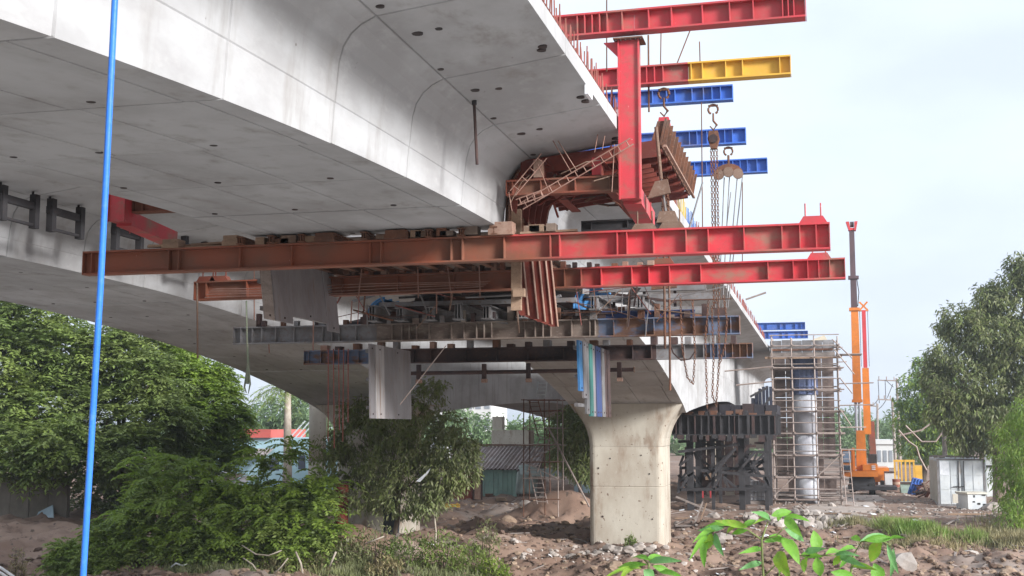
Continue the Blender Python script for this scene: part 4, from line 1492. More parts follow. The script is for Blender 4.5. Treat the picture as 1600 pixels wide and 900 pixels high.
# stair scaffold between the piers
SY = 59.0
q = lambda px_, py_: at(px_, py_, Y=SY)
st = thing('stair_scaffold', 'tangled tube stair tower with ladders between the two piers', 'scaffold', q(845, 770))
XL, XR = q(818, 700).x, q(872, 700).x
gzz = gz((XL + XR) / 2, SY) - .1
for x in (XL, (XL + XR) / 2 + .2, XR):
    for y in (SY, SY + 1.2):
        b = MB()
        b.tube((x, y, gzz), (x + rnd.uniform(-.05, .05), y, 6.4), .028, 6)
        b.build('standard', M['rust'] if x != XR else M['tube'], st)
for z in (1.6, 2.6, 3.35, 4.2, 5.0, 5.8, 6.35):
    for y in (SY - .06, SY + 1.26):
        b = MB()
        b.tube((XL - .1, y, z), (XR + .12, y, z + rnd.uniform(-.04, .04)), .024, 6)
        b.build('ledger', M['tube'] if rnd.random() < .6 else M['rust'], st)


def stair(p, q_, w_, n, m):
    p, q_ = Vector(p), Vector(q_)
    for dx in (0, w_):
        b = MB()
        b.tube(p + Vector((dx, 0, 0)), q_ + Vector((dx, 0, 0)), .03, 6)
        b.build('stair_rail', m, st)
    for i in range(n):
        c = p.lerp(q_, (i + .5) / n)
        b = MB()
        b.box(c.x, c.x + w_, c.y - .07, c.y + .07, c.z - .015, c.z + .015)
        b.build('stair_tread', m, st)


stair((XL + .75, SY - .1, 4.6), (XL + .2, SY + .3, 6.35), .45, 8, M['rust'])
stair((XL + .2, SY - .1, 2.9), (XL + .75, SY + .3, 4.55), .5, 8, M['tube'])
stair((XL + .7, SY - .1, 1.4), (XL + .25, SY + .3, 2.9), .5, 7, M['tube'])
stair((XL + .62, SY + .1, 6.5), (XL + .68, SY + .2, 7.25), .45, 4, M['container'])
for k in range(4):
    b = MB()
    z = (2.6, 3.35, 4.2, 5.0)[k]
    b.tube((XL if k % 2 else XR, SY - .08, z), (XR if k % 2 else XL, SY - .08, z + .8), .022, 6)
    b.build('brace', M['tube'], st)
b = MB()
b.tube(q(857, 668), at(921, 792, Y=57.5), .045, 7)
tag(b.build('leaning_pole', M['tube'], None), 'long pale tube leaning down from the stair scaffold to the pier foot', 'pole')

# ------------------------------------------------------------------ falsework under the next span
FY = 70.0
M['navy_black'] = mat('black_steel', [(.035, .033, .04), (.025, .023, .03), (.05, .04, .04)], (2, 2, 2), 7, .8, bump=.2)  # plain near-black tone for the deck forms
q = lambda px_, py_, dy=0: at(px_, py_, Y=FY + dy)
fw = thing('steel_falsework', 'dark steel falsework of trusses and posts under the right arch', 'falsework', q(1130, 770))
xa, xb = q(1050, 700).x, q(1215, 700).x
ztop, zbot = q(1130, 648).z, q(1130, 680).z
b = MB()
b.box(xa, xb, FY, FY + .05, zbot + .06, ztop - .06)
b.build('girder_web', M['dark_steel'], fw)
for z in (zbot, ztop - .058):
    b = MB()
    b.box(xa, xb, FY - .2, FY + .25, z, z + .058)
    b.build('girder_flange', M['dark_steel'], fw)
for k in range(16):
    x = xa + (xb - xa) * (k + .5) / 16
    b = MB()
    x += rnd.uniform(-.1, .1)
    b.box(x - .02, x + rnd.uniform(.02, .14), FY - .18, FY - .003, zbot + .06, ztop - .06)
    b.build('stiffener', M['dark_steel'] if k % 3 else M['rust_dark'], fw)
    b = MB()
    b.box(x - .1, x + rnd.uniform(.05, .3), FY - .35, FY + .1, zbot - rnd.uniform(.1, .4), zbot - .003)
    b.build('packing', M['rust_dark'] if k % 2 else M['dark_steel'], fw)
    b = MB()
    b.box(x - .15, x + rnd.uniform(.0, .3), FY - .1, FY + .5, ztop + .003, ztop + rnd.uniform(.05, .3))
    b.build('packing', M['dark_steel'] if k % 2 else M['rust'], fw)
for y in (FY + 2, FY + 4, FY + 6):
    b = MB()
    b.box(xa, xb, y, y + .3, zbot + .003, ztop - .01)
    b.build('rear_girder', M['dark_steel'], fw)
gz0 = gz(-5, FY)
for k in range(9):
    xk = xa + (xb - xa) * k / 9
    b = MB()
    b.box(xk + .01, xk + (xb - xa) / 9 - .01, FY + .9 + .05 * (k % 2), FY + 7, ztop + .02, min(6.38, ztop + .62) - .04 * (k % 3))
    b.build('deck_form', M['navy_black'] if k % 3 else M['rust_dark'], fw)
for px_, wpx in ((1076, 10), (1157, 9), (1112, 5), (1196, 6)):
    for dy in (0, 5):
        x = q(px_, 700).x
        hw = wpx * FY / 1950 / 2
        b = MB()
        b.box(x - hw, x + hw, FY + .5 + dy, FY + .5 + dy + 2 * hw, gz0 - .1, zbot - .002)
        b.build('post', M['dark_steel'], fw)
tr = [((1060, 706), (1155, 694)), ((1060, 690), (1155, 686)), ((1062, 731), (1205, 733)), ((1062, 765), (1205, 764)), ((1095, 735), (1205, 745)), ((1085, 706), (1110, 750)), ((1150, 700), (1112, 745)), ((1165, 710), (1190, 745)), ((1205, 710), (1170, 740)), ((1062, 728), (1080, 712)),
      ((1062, 752), (1085, 738)), ((1078, 735), (1100, 765)), ((1128, 735), (1115, 765)), ((1165, 706), (1205, 706)), ((1165, 720), (1200, 722)), ((1180, 706), (1160, 730)), ((1195, 745), (1206, 765)), ((1060, 742), (1090, 770)), ((1060, 770), (1075, 745)), ((1130, 745), (1150, 762)), ((1088, 715), (1110, 728)), ((1175, 728), (1195, 708))]
for k, (a, c) in enumerate(tr):
    b = MB()
    o = .25 + .35 * (k % 3)
    b.bar(q(a[0], a[1], o), q(c[0], c[1], o), .2, .16 if k < 5 else .12)
    b.build('truss_member', M['dark_steel'], fw)
    if k > 4:
        b = MB()
        b.bar(q(a[0], a[1], 5 + o), q(c[0] - 12, c[1], 5 + o), .2, .13)
        b.build('truss_member', M['dark_steel'], fw)
for k in range(26):
    px0, py0 = rnd.uniform(1062, 1200), rnd.uniform(690, 766)
    ln, an = rnd.uniform(18, 50), rnd.choice([0, 0, .75, -.75, 1.57, .5])
    o = rnd.choice([1.5, 2.5, 3.5, 6, 7])
    px1, py1 = px0 + ln * math.cos(an), py0 + ln * math.sin(an)
    px1, py1 = min(max(px1, 1060), 1206), min(max(py1, 686), 768)
    b = MB()
    b.bar(q(px0, py0, o), q(px1, py1, o), .16, .13)
    b.build('truss_member', M['dark_steel'] if k % 3 else M['rust_dark'], fw)
for k in range(5):
    b = MB()
    x = q(1090 + k * 14, 700, 8).x
    b.box(x, x + .5, FY + 8 + .1 * k, FY + 8.1 + .1 * k, gz0 + .4 + .2 * (k % 2), zbot - .1)
    b.build('shade_panel', M['rust_dark'], fw)  # dark panels added to stand in for the shade behind the trusses
xh0, xh1 = at(1160, 690, Y=86).x, at(1212, 690, Y=86).x
r = thing('concrete_crosshead', 'tan concrete crosshead beam behind the dark falsework', 'concrete beam', ((xh0 + xh1) / 2, 87, 3.6))
b = MB()
b.box(xh0 - 1.5, xh1, 86, 88, at(1180, 701, Y=86).z, at(1180, 678, Y=86).z)
b.build('beam', M['old_concrete'], r)
b = MB()
b.box(xh0 - 1.5, xh0 - .6, 86.4, 87.6, .2, at(1180, 701, Y=86).z + .02)
b.build('leg', M['old_concrete'], r)
# dark curved side form hanging at the arch's end
r = thing('dark_form', 'dark navy curved form hanging at the right end of the arch', 'formwork', at(1188, 640, Y=72))
M['navy_dark'] = mat('navy_dark', [(.03, .035, .06), (.02, .022, .035), (.04, .04, .05)], (2, 2, 2), 6, .6, bump=.2)
for k, (yt, yb) in enumerate(((634, 650), (622, 655), (613, 660), (607, 662), (604, 662), (603, 660), (604, 655))):
    p0, p1 = at(1168 + k * 5.6, yt, Y=72 + .12 * k), at(1168 + k * 5.6 + 5.3, yb, Y=72 + .12 * k)
    b = MB()
    b.box(p0.x, p1.x, 72 + .12 * k, 73.2, p1.z, p0.z)
    b.build('form_strip', M['navy_dark'], r)
for (a, c) in (((1182, 655), (1205, 618)), ((1178, 632), (1200, 650)), ((1172, 620), (1200, 605))):
    b = MB()
    b.bar(at(a[0], a[1], Y=71.9), at(c[0], c[1], Y=71.9), .12, .12)
    b.build('strut', M['dark_steel'], r)


# ------------------------------------------------------------------ mobile cranes
CY = 88.5
q = lambda px_, py_, dy=0: at(px_, py_, Y=CY + dy)


def pbox(b, x0, x1, y0, y1, Y, dep):
    """box whose near face covers photo pixels x0..x1, y0..y1 at depth Y"""
    a = at(x0, (y0 + y1) / 2, Y=Y)
    c = at(x1, (y0 + y1) / 2, Y=Y)
    zt = at((x0 + x1) / 2, y0, Y=Y).z
    zb = at((x0 + x1) / 2, y1, Y=Y).z
    return b.box(a.x, c.x, Y, Y + dep, zb, zt)


def pb(name, m, root, x0, x1, y0, y1, Y, dep):
    b = MB()
    pbox(b, x0, x1, y0, y1, Y, dep)
    return b.build(name, m, root)


def vboom(root, name, m, x, y, z0, z1, wd, dp, taper=1.0):
    b = MB()
    b.loft([[(x - wd / 2 * s, y - dp / 2 * s, z), (x + wd / 2 * s, y - dp / 2 * s, z), (x + wd / 2 * s, y + dp / 2 * s, z), (x - wd / 2 * s, y + dp / 2 * s, z)] for z, s in ((z0, 1), (z1, taper))])
    return b.build(name, m, root)


zc = gz(2.4, CY)
crane = thing('mobile_crane', 'orange mobile crane with its tall boom raised upright, red boom head', 'crane', (2.4, CY, zc))
M['crane_red'] = mat('crane_red', [(.55, .05, .06), (.45, .05, .05)], (2, 2, 2), 5, .5, bump=.05)
M['chevron'] = mat('chevron_tan', [(.42, .30, .22), (.33, .22, .16)], (3, 3, 3), 6, .7, bump=.1)
bx = q(1339, 600).x
foot = vboom(crane, 'boom_foot', M['orange'], bx + .15, CY + .4, q(1, 742).z, q(1, 672).z, .72, .7, .8)
for dx in (-.12, .13):
    b = MB()
    b.tube((bx + dx + .02, CY + .4, q(1, 673).z), (bx + dx, CY + .4, q(1, 632).z), .1, 10)
    b.build('cylinder', M['pale_steel'], crane)
vboom(crane, 'boom_section', M['orange'], bx, CY + .4, q(1, 633).z, q(1, 512).z, .56, .6, .86)
vboom(crane, 'boom_section', M['crane_dark'], bx - .02, CY + .4, q(1, 511.5).z, q(1, 470).z, .42, .5, .95)
vboom(crane, 'boom_section', M['crane_dark'], bx - .03, CY + .4, q(1, 469.5).z, q(1, 408).z, .36, .42, .95)
for py_ in (633, 512, 470):
    b = MB()
    z = q(1, py_).z
    b.box(bx - .36, bx + .34, CY + .04, CY + .76, z - .1, z + .1)
    b.build('collar', M['orange'] if py_ > 500 else M['crane_dark'], crane)
b = MB()
z = q(1, 408).z
for dx in (-.22, .14):
    b.prism([(bx + dx, CY + .1, z), (bx + dx + .12, CY + .1, z), (bx + dx * 1.6 + .16, CY + .1, z + .62), (bx + dx * 1.6 - .06, CY + .1, z + .62)], (0, .6, 0))
b.box(bx - .26, bx + .26, CY + .14, CY + .66, z + .02, z + .18)
hd = b.build('boom_head', M['crane_red'], crane)
b = MB()
b.disc((bx, CY + .4, z + .45), (1, 0, 0), .2, .25, 12)
b.build('sheave', M['crane_dark'], hd)
b = MB()
b.path([(bx + .2, CY + .3, q(1, 470).z), (bx + .32, CY + .2, q(1, 490).z), (bx + .22, CY + .25, q(1, 508).z)], .03, 5)
b.build('hose', M['rubber'], crane)
# superstructure
pb('turntable_deck', M['orange'], crane, 1317, 1372, 736, 745, CY - .6, 4.2)
pb('engine_cover', M['orange'], crane, 1348, 1371.5, 726, 735.5, CY - .5, 3.4)
for k in range(3):
    pb('louvre', M['white_film'], crane, 1362, 1368, 727.5 + k * 2.6, 728.8 + k * 2.6, CY - .54, .035)
pb('side_frame', M['orange'], crane, 1332, 1336, 700, 735.5, CY - .5, 1.5)
cab = pb('cab', M['orange'], crane, 1315.5, 1331.5, 702, 735.5, CY - .9, 1.9)
pb('cab_window', M['glass'], cab, 1317, 1330, 704.5, 723, CY - .94, .036)
M['pane_blue'] = mat('pane_blue', [(.2, .28, .42), (.3, .38, .5)], (2, 2, 2), 4, .15, bump=0, spec=.8)
pb('cab_window', M['pane_blue'], cab, 1317.5, 1329.5, 705.5, 722, CY - .96, .016)
pb('cab_window', M['glass'], cab, 1318, 1330, 727, 734.5, CY - .94, .036)
pb('hook_block', M['rubber'], crane, 1357, 1370, 710, 724, CY + .6, 1.2)
# carrier
pb('chassis', M['dark_steel'], crane, 1326, 1402, 760, 766, CY - .5, 2.6)
pb('slew_ring', M['dark_steel'], crane, 1328, 1366, 745.5, 759.5, CY - .2, 2.4)
for k in range(9):
    a = q(1328 + k * 4.2, 1).x
    c = q(1328 + (k + 1) * 4.2, 1).x
    o0, o1 = (k - 4.5) * .02, (k - 3.5) * .02
    b = MB()
    zt, zb = q(1, 759).z, q(1, 770).z
    b.hexa([(a + o0, CY - .85, zb), (c + o1 - .01, CY - .85, zb), (c + o1 - .01, CY - .8, zb), (a + o0, CY - .8, zb), (a - o0 * .5, CY - .65, zt), (c - o1 * .5 - .01, CY - .65, zt), (c - o1 * .5 - .01, CY - .6, zt), (a - o0 * .5, CY - .6, zt)])
    b.build('chevron_plate', M['chevron'] if k % 2 else M['rust_dark'], crane)
for px_ in (1332, 1363):
    for dy in (.2, 1.6):
        x = q(px_, 770, dy).x
        b = MB()
        b.disc((x, CY + dy, gz(x, CY + dy) + .5), (1, 0, 0), .5, .4, 18)
        wh = b.build('wheel', M['rubber'], crane)
        b = MB()
        b.disc((x, CY + dy, gz(x, CY + dy) + .5), (1, 0, 0), .24, .43, 12)
        b.build('rim', M['orange'], wh)

C2Y = 93
q2 = lambda px_, py_: at(px_, py_, Y=C2Y)
x2 = q2(1353, 600).x
crane2 = thing('mobile_crane', 'shorter second crane boom with orange crossed head, behind the tall crane', 'crane', (x2, C2Y, zc))
vboom(crane2, 'boom_section', M['orange'], x2, C2Y, q2(1, 677).z, q2(1, 590).z, .5, .45, .9)
vboom(crane2, 'boom_section', M['crane_red'], x2, C2Y, q2(1, 589.5).z, q2(1, 514).z, .27, .28, 1)
for dx in (-.28, .27):
    b = MB()
    b.tube((x2 + dx, C2Y, q2(1, 588).z), (x2 + dx, C2Y, q2(1, 512).z), .018, 5)
    b.build('rope', M['rust_dark'], crane2)
b = MB()
za, zb = q2(1, 514).z, q2(1, 503).z
b.bar((x2 - .28, C2Y, za), (x2 + .28, C2Y, zb), .12, .12)
b.bar((x2 + .28, C2Y + .01, za), (x2 - .28, C2Y + .01, zb), .115, .115)
b.box(x2 - .34, x2 + .34, C2Y - .1, C2Y + .1, za - .08, za - .01)
b.build('boom_head', M['orange'], crane2)
b = MB()
b.tube((x2 + .05, C2Y, q2(1, 677).z), (x2 + .05, C2Y, q2(1, 690).z), .04, 6)
b.path([(x2 + .05, C2Y, q2(1, 690).z), (x2 + .14, C2Y, q2(1, 694).z), (x2 + .05, C2Y, q2(1, 699).z), (x2 - .05, C2Y, q2(1, 696).z)], .04, 6)
b.build('hook', M['rust_dark'], crane2)
b = MB()
xa = q2(1364, 700).x
b.loft([[(xa - s, C2Y + .6 - s, z), (xa + s, C2Y + .6 - s, z), (xa + s, C2Y + .6 + s, z), (xa - s, C2Y + .6 + s, z)] for z, s in ((q2(1, 745).z, .3), (q2(1, 660).z, .17))])
b.build('mast', M['red_dusty'], crane2)
b = MB()
b.box(x2 - 1.2, x2 + 1.4, C2Y + .3, C2Y + 4, zc + .7, zc + 1.7)
b.build('body', M['orange'], crane2)
for px_ in (-1, 1):
    b = MB()
    b.disc((x2 + px_, C2Y + .6, zc + .45), (1, 0, 0), .48, .4, 14)
    b.build('wheel', M['rubber'], crane2)

# yellow frames, skip, rack and scrap behind the crane
YY = 98
r = thing('lifting_frame', 'yellow steel frame standing beyond the crane, left of the container', 'steel frame', at(1412, 745, Y=YY))
for x0, x1 in ((1397, 1399.5), (1403, 1405), (1408, 1410), (1414, 1416.5), (1421, 1423), (1427, 1429.5)):
    pb('post', M['yellow'], r, x0, x1, 722, 757, YY, .14)
for k in range(2):
    pb('top_rail', M['yellow'], r, 1396 + 17 * k, 1412 + 17 * k, 718.5, 721.8, YY - .02, .2)
pb('tank', M['yellow'], r, 1430, 1441, 728, 752, YY + .6, 1.5)
r = thing('skip', 'pale green steel skip with dark rim in front of the yellow frame', 'skip', at(1415, 760, Y=92))
a, c = at(1406, 740, Y=92), at(1430, 740, Y=92)
zt, zb = at(1, 740, Y=92).z, at(1, 760, Y=92).z
b = MB()
b.hexa([(a.x + .1, 92, zb), (c.x - .5, 92, zb), (c.x - .5, 94, zb), (a.x + .1, 94, zb), (a.x, 91.8, zt), (c.x, 91.8, zt), (c.x, 94.2, zt), (a.x, 94.2, zt)])
M['pale_green'] = mat('pale_green', [(.36, .48, .42), (.28, .38, .34), (.3, .3, .25)], (2, 2, 2), 6, .65, bump=.1)
b.build('hopper', M['pale_green'], r)
b = MB()
b.box(a.x - .06, c.x + .06, 91.74, 91.795, zt - .08, zt + .06)
b.build('rim', M['rust_dark'], r)
r = thing('site_box', 'white site box standing left of the pale green skip', 'box', at(1390, 762, Y=91.5))
pb('body', M['container'], r, 1383, 1397, 739, 762, 91.5, 1.4)
pb('lid', M['rust_dark'], r, 1382.5, 1397.5, 737.5, 738.8, 91.44, 1.5)
r = thing('drum', 'rusty orange drum between the white box and the skip', 'drum', at(1401, 761, Y=90.8))
p = at(1400.5, 761, Y=90.8)
for k in range(3):
    b = MB()
    b.path([(p.x, 90.8, p.z + .18 * k + .004), (p.x, 90.8, p.z + .18 * (k + 1))], .25 + .005 * k, 14)
    b.build('drum_band', M['red_dusty'] if k != 1 else M['chevron'], r)
r = thing('steel_rack', 'blue steel rack tipped over beside the container', 'rack', at(1430, 772, Y=86))
p0, p1, p2, p3 = at(1419, 771, Y=86), at(1427, 747, Y=86.4), at(1441, 750, Y=86.8), at(1433, 773, Y=86.2)
for i in range(4):
    for (u, v, w_, z_) in ((p0, p1, p3, p2), (p0, p3, p1, p2)):
        t = i / 3
        b = MB()
        o = Vector((0, -.03 if u is p0 and v is p1 else .04, 0))
        b.bar(u.lerp(w_, t) + o, v.lerp(z_, t) + o, .08, .08)
        b.build('bar', M['blue'], r)
b = MB()
b.add([p0 + Vector((0, .1, 0)), p3 + Vector((0, .1, 0)), p2 + Vector((0, .1, 0)), p1 + Vector((0, .1, 0)), p0 + Vector((0, .13, 0)), p3 + Vector((0, .13, 0)), p2 + Vector((0, .13, 0)), p1 + Vector((0, .13, 0))], [(0, 1, 2, 3), (7, 6, 5, 4), (0, 4, 5, 1), (2, 6, 7, 3), (1, 5, 6, 2), (0, 3, 7, 4)])
b.build('mesh_panel', M['sky_blue'], r)
r = thing('scrap_pile', 'rusty scrap heap between the blue rack and the container', 'scrap', at(1443, 772, Y=85.5))
for k in range(16):
    c = at(rnd.uniform(1433, 1452), rnd.uniform(757, 773), Y=85.5 + rnd.uniform(0, .8))
    d = Vector((rnd.gauss(0, 1), rnd.gauss(0, .6), rnd.gauss(0, .35))).normalized() * rnd.uniform(.25, .7)
    b = MB()
    b.bar(c - d, c + d, rnd.uniform(.06, .25), rnd.uniform(.05, .12))
    b.build('scrap_piece', M[rnd.choice(['rust', 'red_dusty', 'rust_light', 'rust_dark', 'wood'])], r)

# shipping container and broken cabinet
KY = 78.0
a, c = at(1466, 745, Y=KY), at(1538, 745, Y=KY)
ang = .045
kz = gz(8, KY) - .02
ct = thing('shipping_container', 'pale grey shipping container seen at its double doors, right of the cranes', 'container', ((a.x + c.x) / 2, KY + 3, kz))
W_, H_ = c.x - a.x, at(1, 709, Y=KY).z - kz
b = MB()
b.box(a.x, c.x, KY + .06, KY + 6, kz + .05, kz + H_)
b.build('body', M['container'], ct)
M['container_side'] = mat('container_side', [(.62, .60, .52), (.52, .48, .40), (.5, .45, .38)], (1, 1, 1), 6, .65, bump=.1, layer=((.33, .22, .14), (2, 2, .5), .6, .8))
for k in range(22):
    b = MB()
    y = KY + .25 + k * .26
    b.box(a.x - .04, a.x - .002, y, y + .13, kz + .2, kz + H_ - .15)
    b.build('side_rib', M['container_side'], ct)
for x in (a.x - .05, c.x - .05):
    b = MB()
    b.box(x, x + .1, KY - .03, KY + .058, kz, kz + H_ + .03)
    b.build('corner_post', M['grey_steel'], ct)
for z in (kz + .02, kz + H_ - .06):
    b = MB()
    b.box(a.x + .052, c.x - .052, KY - .02, KY + .057, z, z + .09)
    b.build('end_rail', M['grey_steel'], ct)
for k in range(2):
    x0 = a.x + .06 + k * (W_ / 2 - .03)
    x1 = x0 + W_ / 2 - .09
    b = MB()
    b.box(x0, x1, KY, KY + .055, kz + .13, kz + H_ - .08)
    dr = b.build('door', M['container'], ct)
    for i in range(2):
        for j in range(3):
            b = MB()
            xw = (x1 - x0) / 2
            zh = (H_ - .25) / 3
            b.box(x0 + i * xw + .04, x0 + (i + 1) * xw - .04, KY - .025, KY - .002, kz + .16 + j * zh, kz + .12 + (j + 1) * zh)
            b.build('door_panel', M['white_film'] if (k, i, j) == (0, 0, 2) else M['container'], dr)
    b = MB()
    x = x1 - .12 if k == 0 else x0 + .12
    b.tube((x, KY - .06, kz + .15), (x, KY - .06, kz + H_ - .1), .025, 6)
    b.build('lock_rod', M['dark_steel'], dr)
    b = MB()
    b.bar((x, KY - .09, kz + 1.2), (x - .35, KY - .09, kz + 1.15), .03, .05)
    b.build('handle', M['dark_steel'], dr)
b = MB()
for k in range(26):
    x, y = rnd.uniform(a.x, c.x - .3), KY + rnd.uniform(.1, 3)
    d = Vector((rnd.uniform(.1, .5), rnd.uniform(-.2, .2), 0))
    b.bar(Vector((x, y, kz + H_ + .06 + rnd.uniform(0, .1))) - d, Vector((x, y, kz + H_ + .06 + rnd.uniform(0, .12))) + d, .1, .06)
tag(b.build('scrap_timber', M['wood_grey'], None), 'loose timber and leaf litter lying on the container roof', 'timber')
bz = gz(8.6, 75) - .03
a, c = at(1512, 770, Y=75), at(1541, 770, Y=75)
e = at(1496, 770, Y=75.6)
zt = at(1, 754, Y=75).z
bc = thing('broken_cabinet', 'white battered cabinet dumped in front of the shipping container doors', 'cabinet', ((a.x + c.x) / 2, 75.5, bz))
b = MB()
b.prism([(a.x, 75, bz), (c.x, 75.1, bz), (c.x, 76.3, bz), (e.x, 76.4, bz), (e.x, 75.7, bz)], (0, 0, zt - bz))
b.build('body', M['container'], bc)
b = MB()
b.prism([(a.x - .05, 74.93, zt + .004), (c.x + .06, 75.05, zt + .004), (c.x + .05, 76.35, zt + .004), (e.x - .05, 76.45, zt + .004), (e.x - .05, 75.65, zt + .004)], (0, 0, .09))
b.build('lid', M['container_side'], bc)
for (x, z, w_, h_) in ((.25, .42, .13, .07), (.5, .3, .16, .1), (.8, .25, .2, .1), (.3, .7, .08, .12), (.75, .8, .2, .06)):
    b = MB()
    b.box(a.x + x, a.x + x + w_, 75.03 + x * .1 - .045, 75.03 + x * .1, bz + z, bz + z + h_)
    b.build('vent', M['rubber'], bc)
pb('side_plate', M['container_side'], bc, 1489, 1497, 772, 786, 74.6, .3)
r = thing('locker', 'grey metal lockers half hidden between the container and the bamboo', 'locker', at(1552, 778, Y=82))
for k in range(2):
    pb('locker_door', M['container'], r, 1541 + k * 11, 1551 + k * 11, 704 - k * 2, 776, 82 + .1 * k, .8)
pb('locker_rail', M['dark_steel'], r, 1541, 1563, 727, 730, 81.9, .09)
for (x, y, lab, sc) in ((1548, 775, 'white rounded boulder right of the battered cabinet', .5), (1537, 778, 'grey rock behind the battered cabinet corner', .4)):
    pass


# ------------------------------------------------------------------ IBC tote, stool, boards under the girder
IY = 76
r = thing('liquid_tote', 'grey caged liquid tote standing askew on a pallet under the girder', 'tank', at(1177, 786, Y=IY))
pb('tank', M['pale_steel'], r, 1158, 1200, 752, 781, IY + .05, 1.1)
for k in range(9):
    x = 1157.5 + k * 5.3
    pb('cage_bar', M['grey_steel'], r, x - .5, x + .5, 751, 782, IY - .02, .04)
for k in range(6):
    y = 752 + k * 5.9
    pb('cage_rail', M['grey_steel'], r, 1157, 1201, y - .5, y + .5, IY - .062, .04)
pb('pallet', M['wood_grey'], r, 1150, 1204, 783, 787.5, IY - .1, 1.3)
SYy = 74
r = thing('plastic_stool', 'small red plastic stool under the falsework', 'stool', at(1104, 777, Y=SYy))
pb('seat', M['red'], r, 1097, 1111, 763, 765, SYy, .5)
for x in (1097, 1109):
    for dy in (0, .42):
        pb('leg', M['red'], r, x, x + 2.2, 765.2, 778, SYy + dy, .08)
r = thing('tool_cabinet', 'dark cabinet with a tan carton on it under the falsework', 'cabinet', at(1103, 765, Y=75.5))
pb('body', M['rust_dark'], r, 1094, 1112, 740, 766, 75.5, .8)
tag(pb('carton', M['wood'], None, 1102, 1112, 737, 750, 75.3, .15), 'tan carton fixed on the dark cabinet under the falsework', 'carton')
for (px0, py0, px1, py1, Y, wd, th, m_, lab) in (
        (1062, 798, 1088, 805, 60, 1.1, .04, 'wood_grey', 'broad grey form board lying tilted right of the pier'), (1080, 832, 1098, 784, 58, .32, .05, 'wood_grey', 'dark plank leaning upright right of the pier, left one'),
        (1090, 826, 1104, 786, 58.3, .28, .05, 'wood', 'paler plank leaning upright right of the pier'), (1056, 776, 1142, 812, 62, .12, .08, 'wood_grey', 'long pole lying across the boards right of the pier'),
        (1055, 795, 1080, 784, 61, .3, .05, 'wood', 'short board behind the pier on the right side'), (1056, 812, 1082, 818, 58, .5, .05, 'wood_grey', 'low board at the pier foot'),
        (1480, 790, 1585, 792, 69, .5, .07, 'wood', 'long plank lying flat before the battered cabinet'), (1530, 797, 1580, 799, 66, .45, .07, 'wood_grey', 'grey plank lying flat under the bamboo'),
        (1190, 797, 1330, 801, 67.5, .3, .06, 'wood', 'long plank lying along the edge of the track'), (1330, 799, 1440, 803, 66, .25, .06, 'wood', 'thin plank lying in front of the pale track'),
        (1400, 796, 1470, 799, 66.5, .2, .05, 'wood_grey', 'short grey plank lying right of the track')):
    a, c = at(px0, py0, Y=Y), at(px1, py1, Y=Y)
    if abs(py1 - py0) < 15:
        a.z = gz(a.x, a.y) + .06
        c.z = gz(c.x, c.y) + .09
    b = MB()
    b.bar(a, c, wd, th)
    tag(b.build('plank', M[m_], None), lab, 'plank')
# ------------------------------------------------------------------ shed and clutter between the piers
HY = 82
shed = thing('shed', 'low shed with a corrugated tin roof and green sheet walls', 'shed', at(785, 770, Y=HY))
ex0, ex1 = at(690, 733, Y=HY).x, at(838, 733, Y=HY).x
ez, rz = at(760, 733, Y=HY).z, at(760, 697, Y=HY + 3).z
nS = 6
for k in range(nS):
    xa = ex0 + (ex1 - ex0) * k / nS + .01
    xb = ex0 + (ex1 - ex0) * (k + 1) / nS - .01
    vs, fs = [], []
    nn = 32
    for i in range(nn + 1):
        x = xa + (xb - xa) * i / nn
        zo = .05 * math.cos(i * math.pi / 4) + (.03 if k % 2 else 0)
        vs += [(x, HY - .35, ez + zo), (x + .45, HY + 3, rz + zo)]
    for i in range(nn):
        fs.append((2 * i, 2 * i + 2, 2 * i + 3, 2 * i + 1))
    b = MB()
    b.add(vs, fs)
    b.build('roof_sheet', M['tin'], shed)
b = MB()
b.bar((ex0 + .45, HY + 3.02, rz + .08), (ex1 + .45, HY + 3.02, rz + .08), .4, .1)
b.build('ridge_cap', M['rust'], shed)
gsz = gz(-21, HY) - .1
for k in range(10):
    x0_ = at(738, 1, Y=HY).x + k * (at(807, 1, Y=HY).x - at(738, 1, Y=HY).x) / 10
    b = MB()
    w_ = (at(807, 1, Y=HY).x - at(738, 1, Y=HY).x) / 10
    b.box(x0_ + .01, x0_ + w_ - .01, HY + .02 * (k % 2), HY + .06 + .02 * (k % 2), gsz, ez - .05)
    b.build('wall_sheet', M['green_sheet'], shed)
b = MB()
b.box(ex0, ex1, HY + 2.9, HY + 2.96, gsz, rz - .05)
b.build('rear_wall', M['brown_board'], shed)
for x in (ex0 + .1, at(808, 1, Y=HY).x, ex1 - .1):
    b = MB()
    b.box(x, x + .09, HY + .1, HY + .19, gsz, ez - .05)
    b.build('post', M['wood_grey'], shed)
M['tarp'] = mat('tarp_grey', [(.27, .31, .28), (.2, .22, .2), (.3, .28, .25)], (2, 2, 2), 6, .85, bump=.2)


def cloth(name, label, p00, p10, p11, p01, m, amp=.12, n=10):
    vs, fs = [], []
    for j in range(n + 1):
        for i in range(n + 1):
            u, v = i / n, j / n
            p = (Vector(p00) * (1 - u) + Vector(p10) * u) * (1 - v) + (Vector(p01) * (1 - u) + Vector(p11) * u) * v
            p = p + Vector((0, -amp * math.sin(u * 17 + v * 2) * (.3 + v * .7), amp * .6 * math.sin(u * 9) * (1 - v)))
            vs.append(p)
    for j in range(n):
        for i in range(n):
            k = j * (n + 1) + i
            fs.append((k, k + 1, k + n + 2, k + n + 1))
    b = MB()
    b.add(vs, fs)
    o = b.build(name, m, None, True)
    md = o.modifiers.new('thick', 'SOLIDIFY')
    md.thickness = .02
    return tag(o, label, 'tarpaulin')


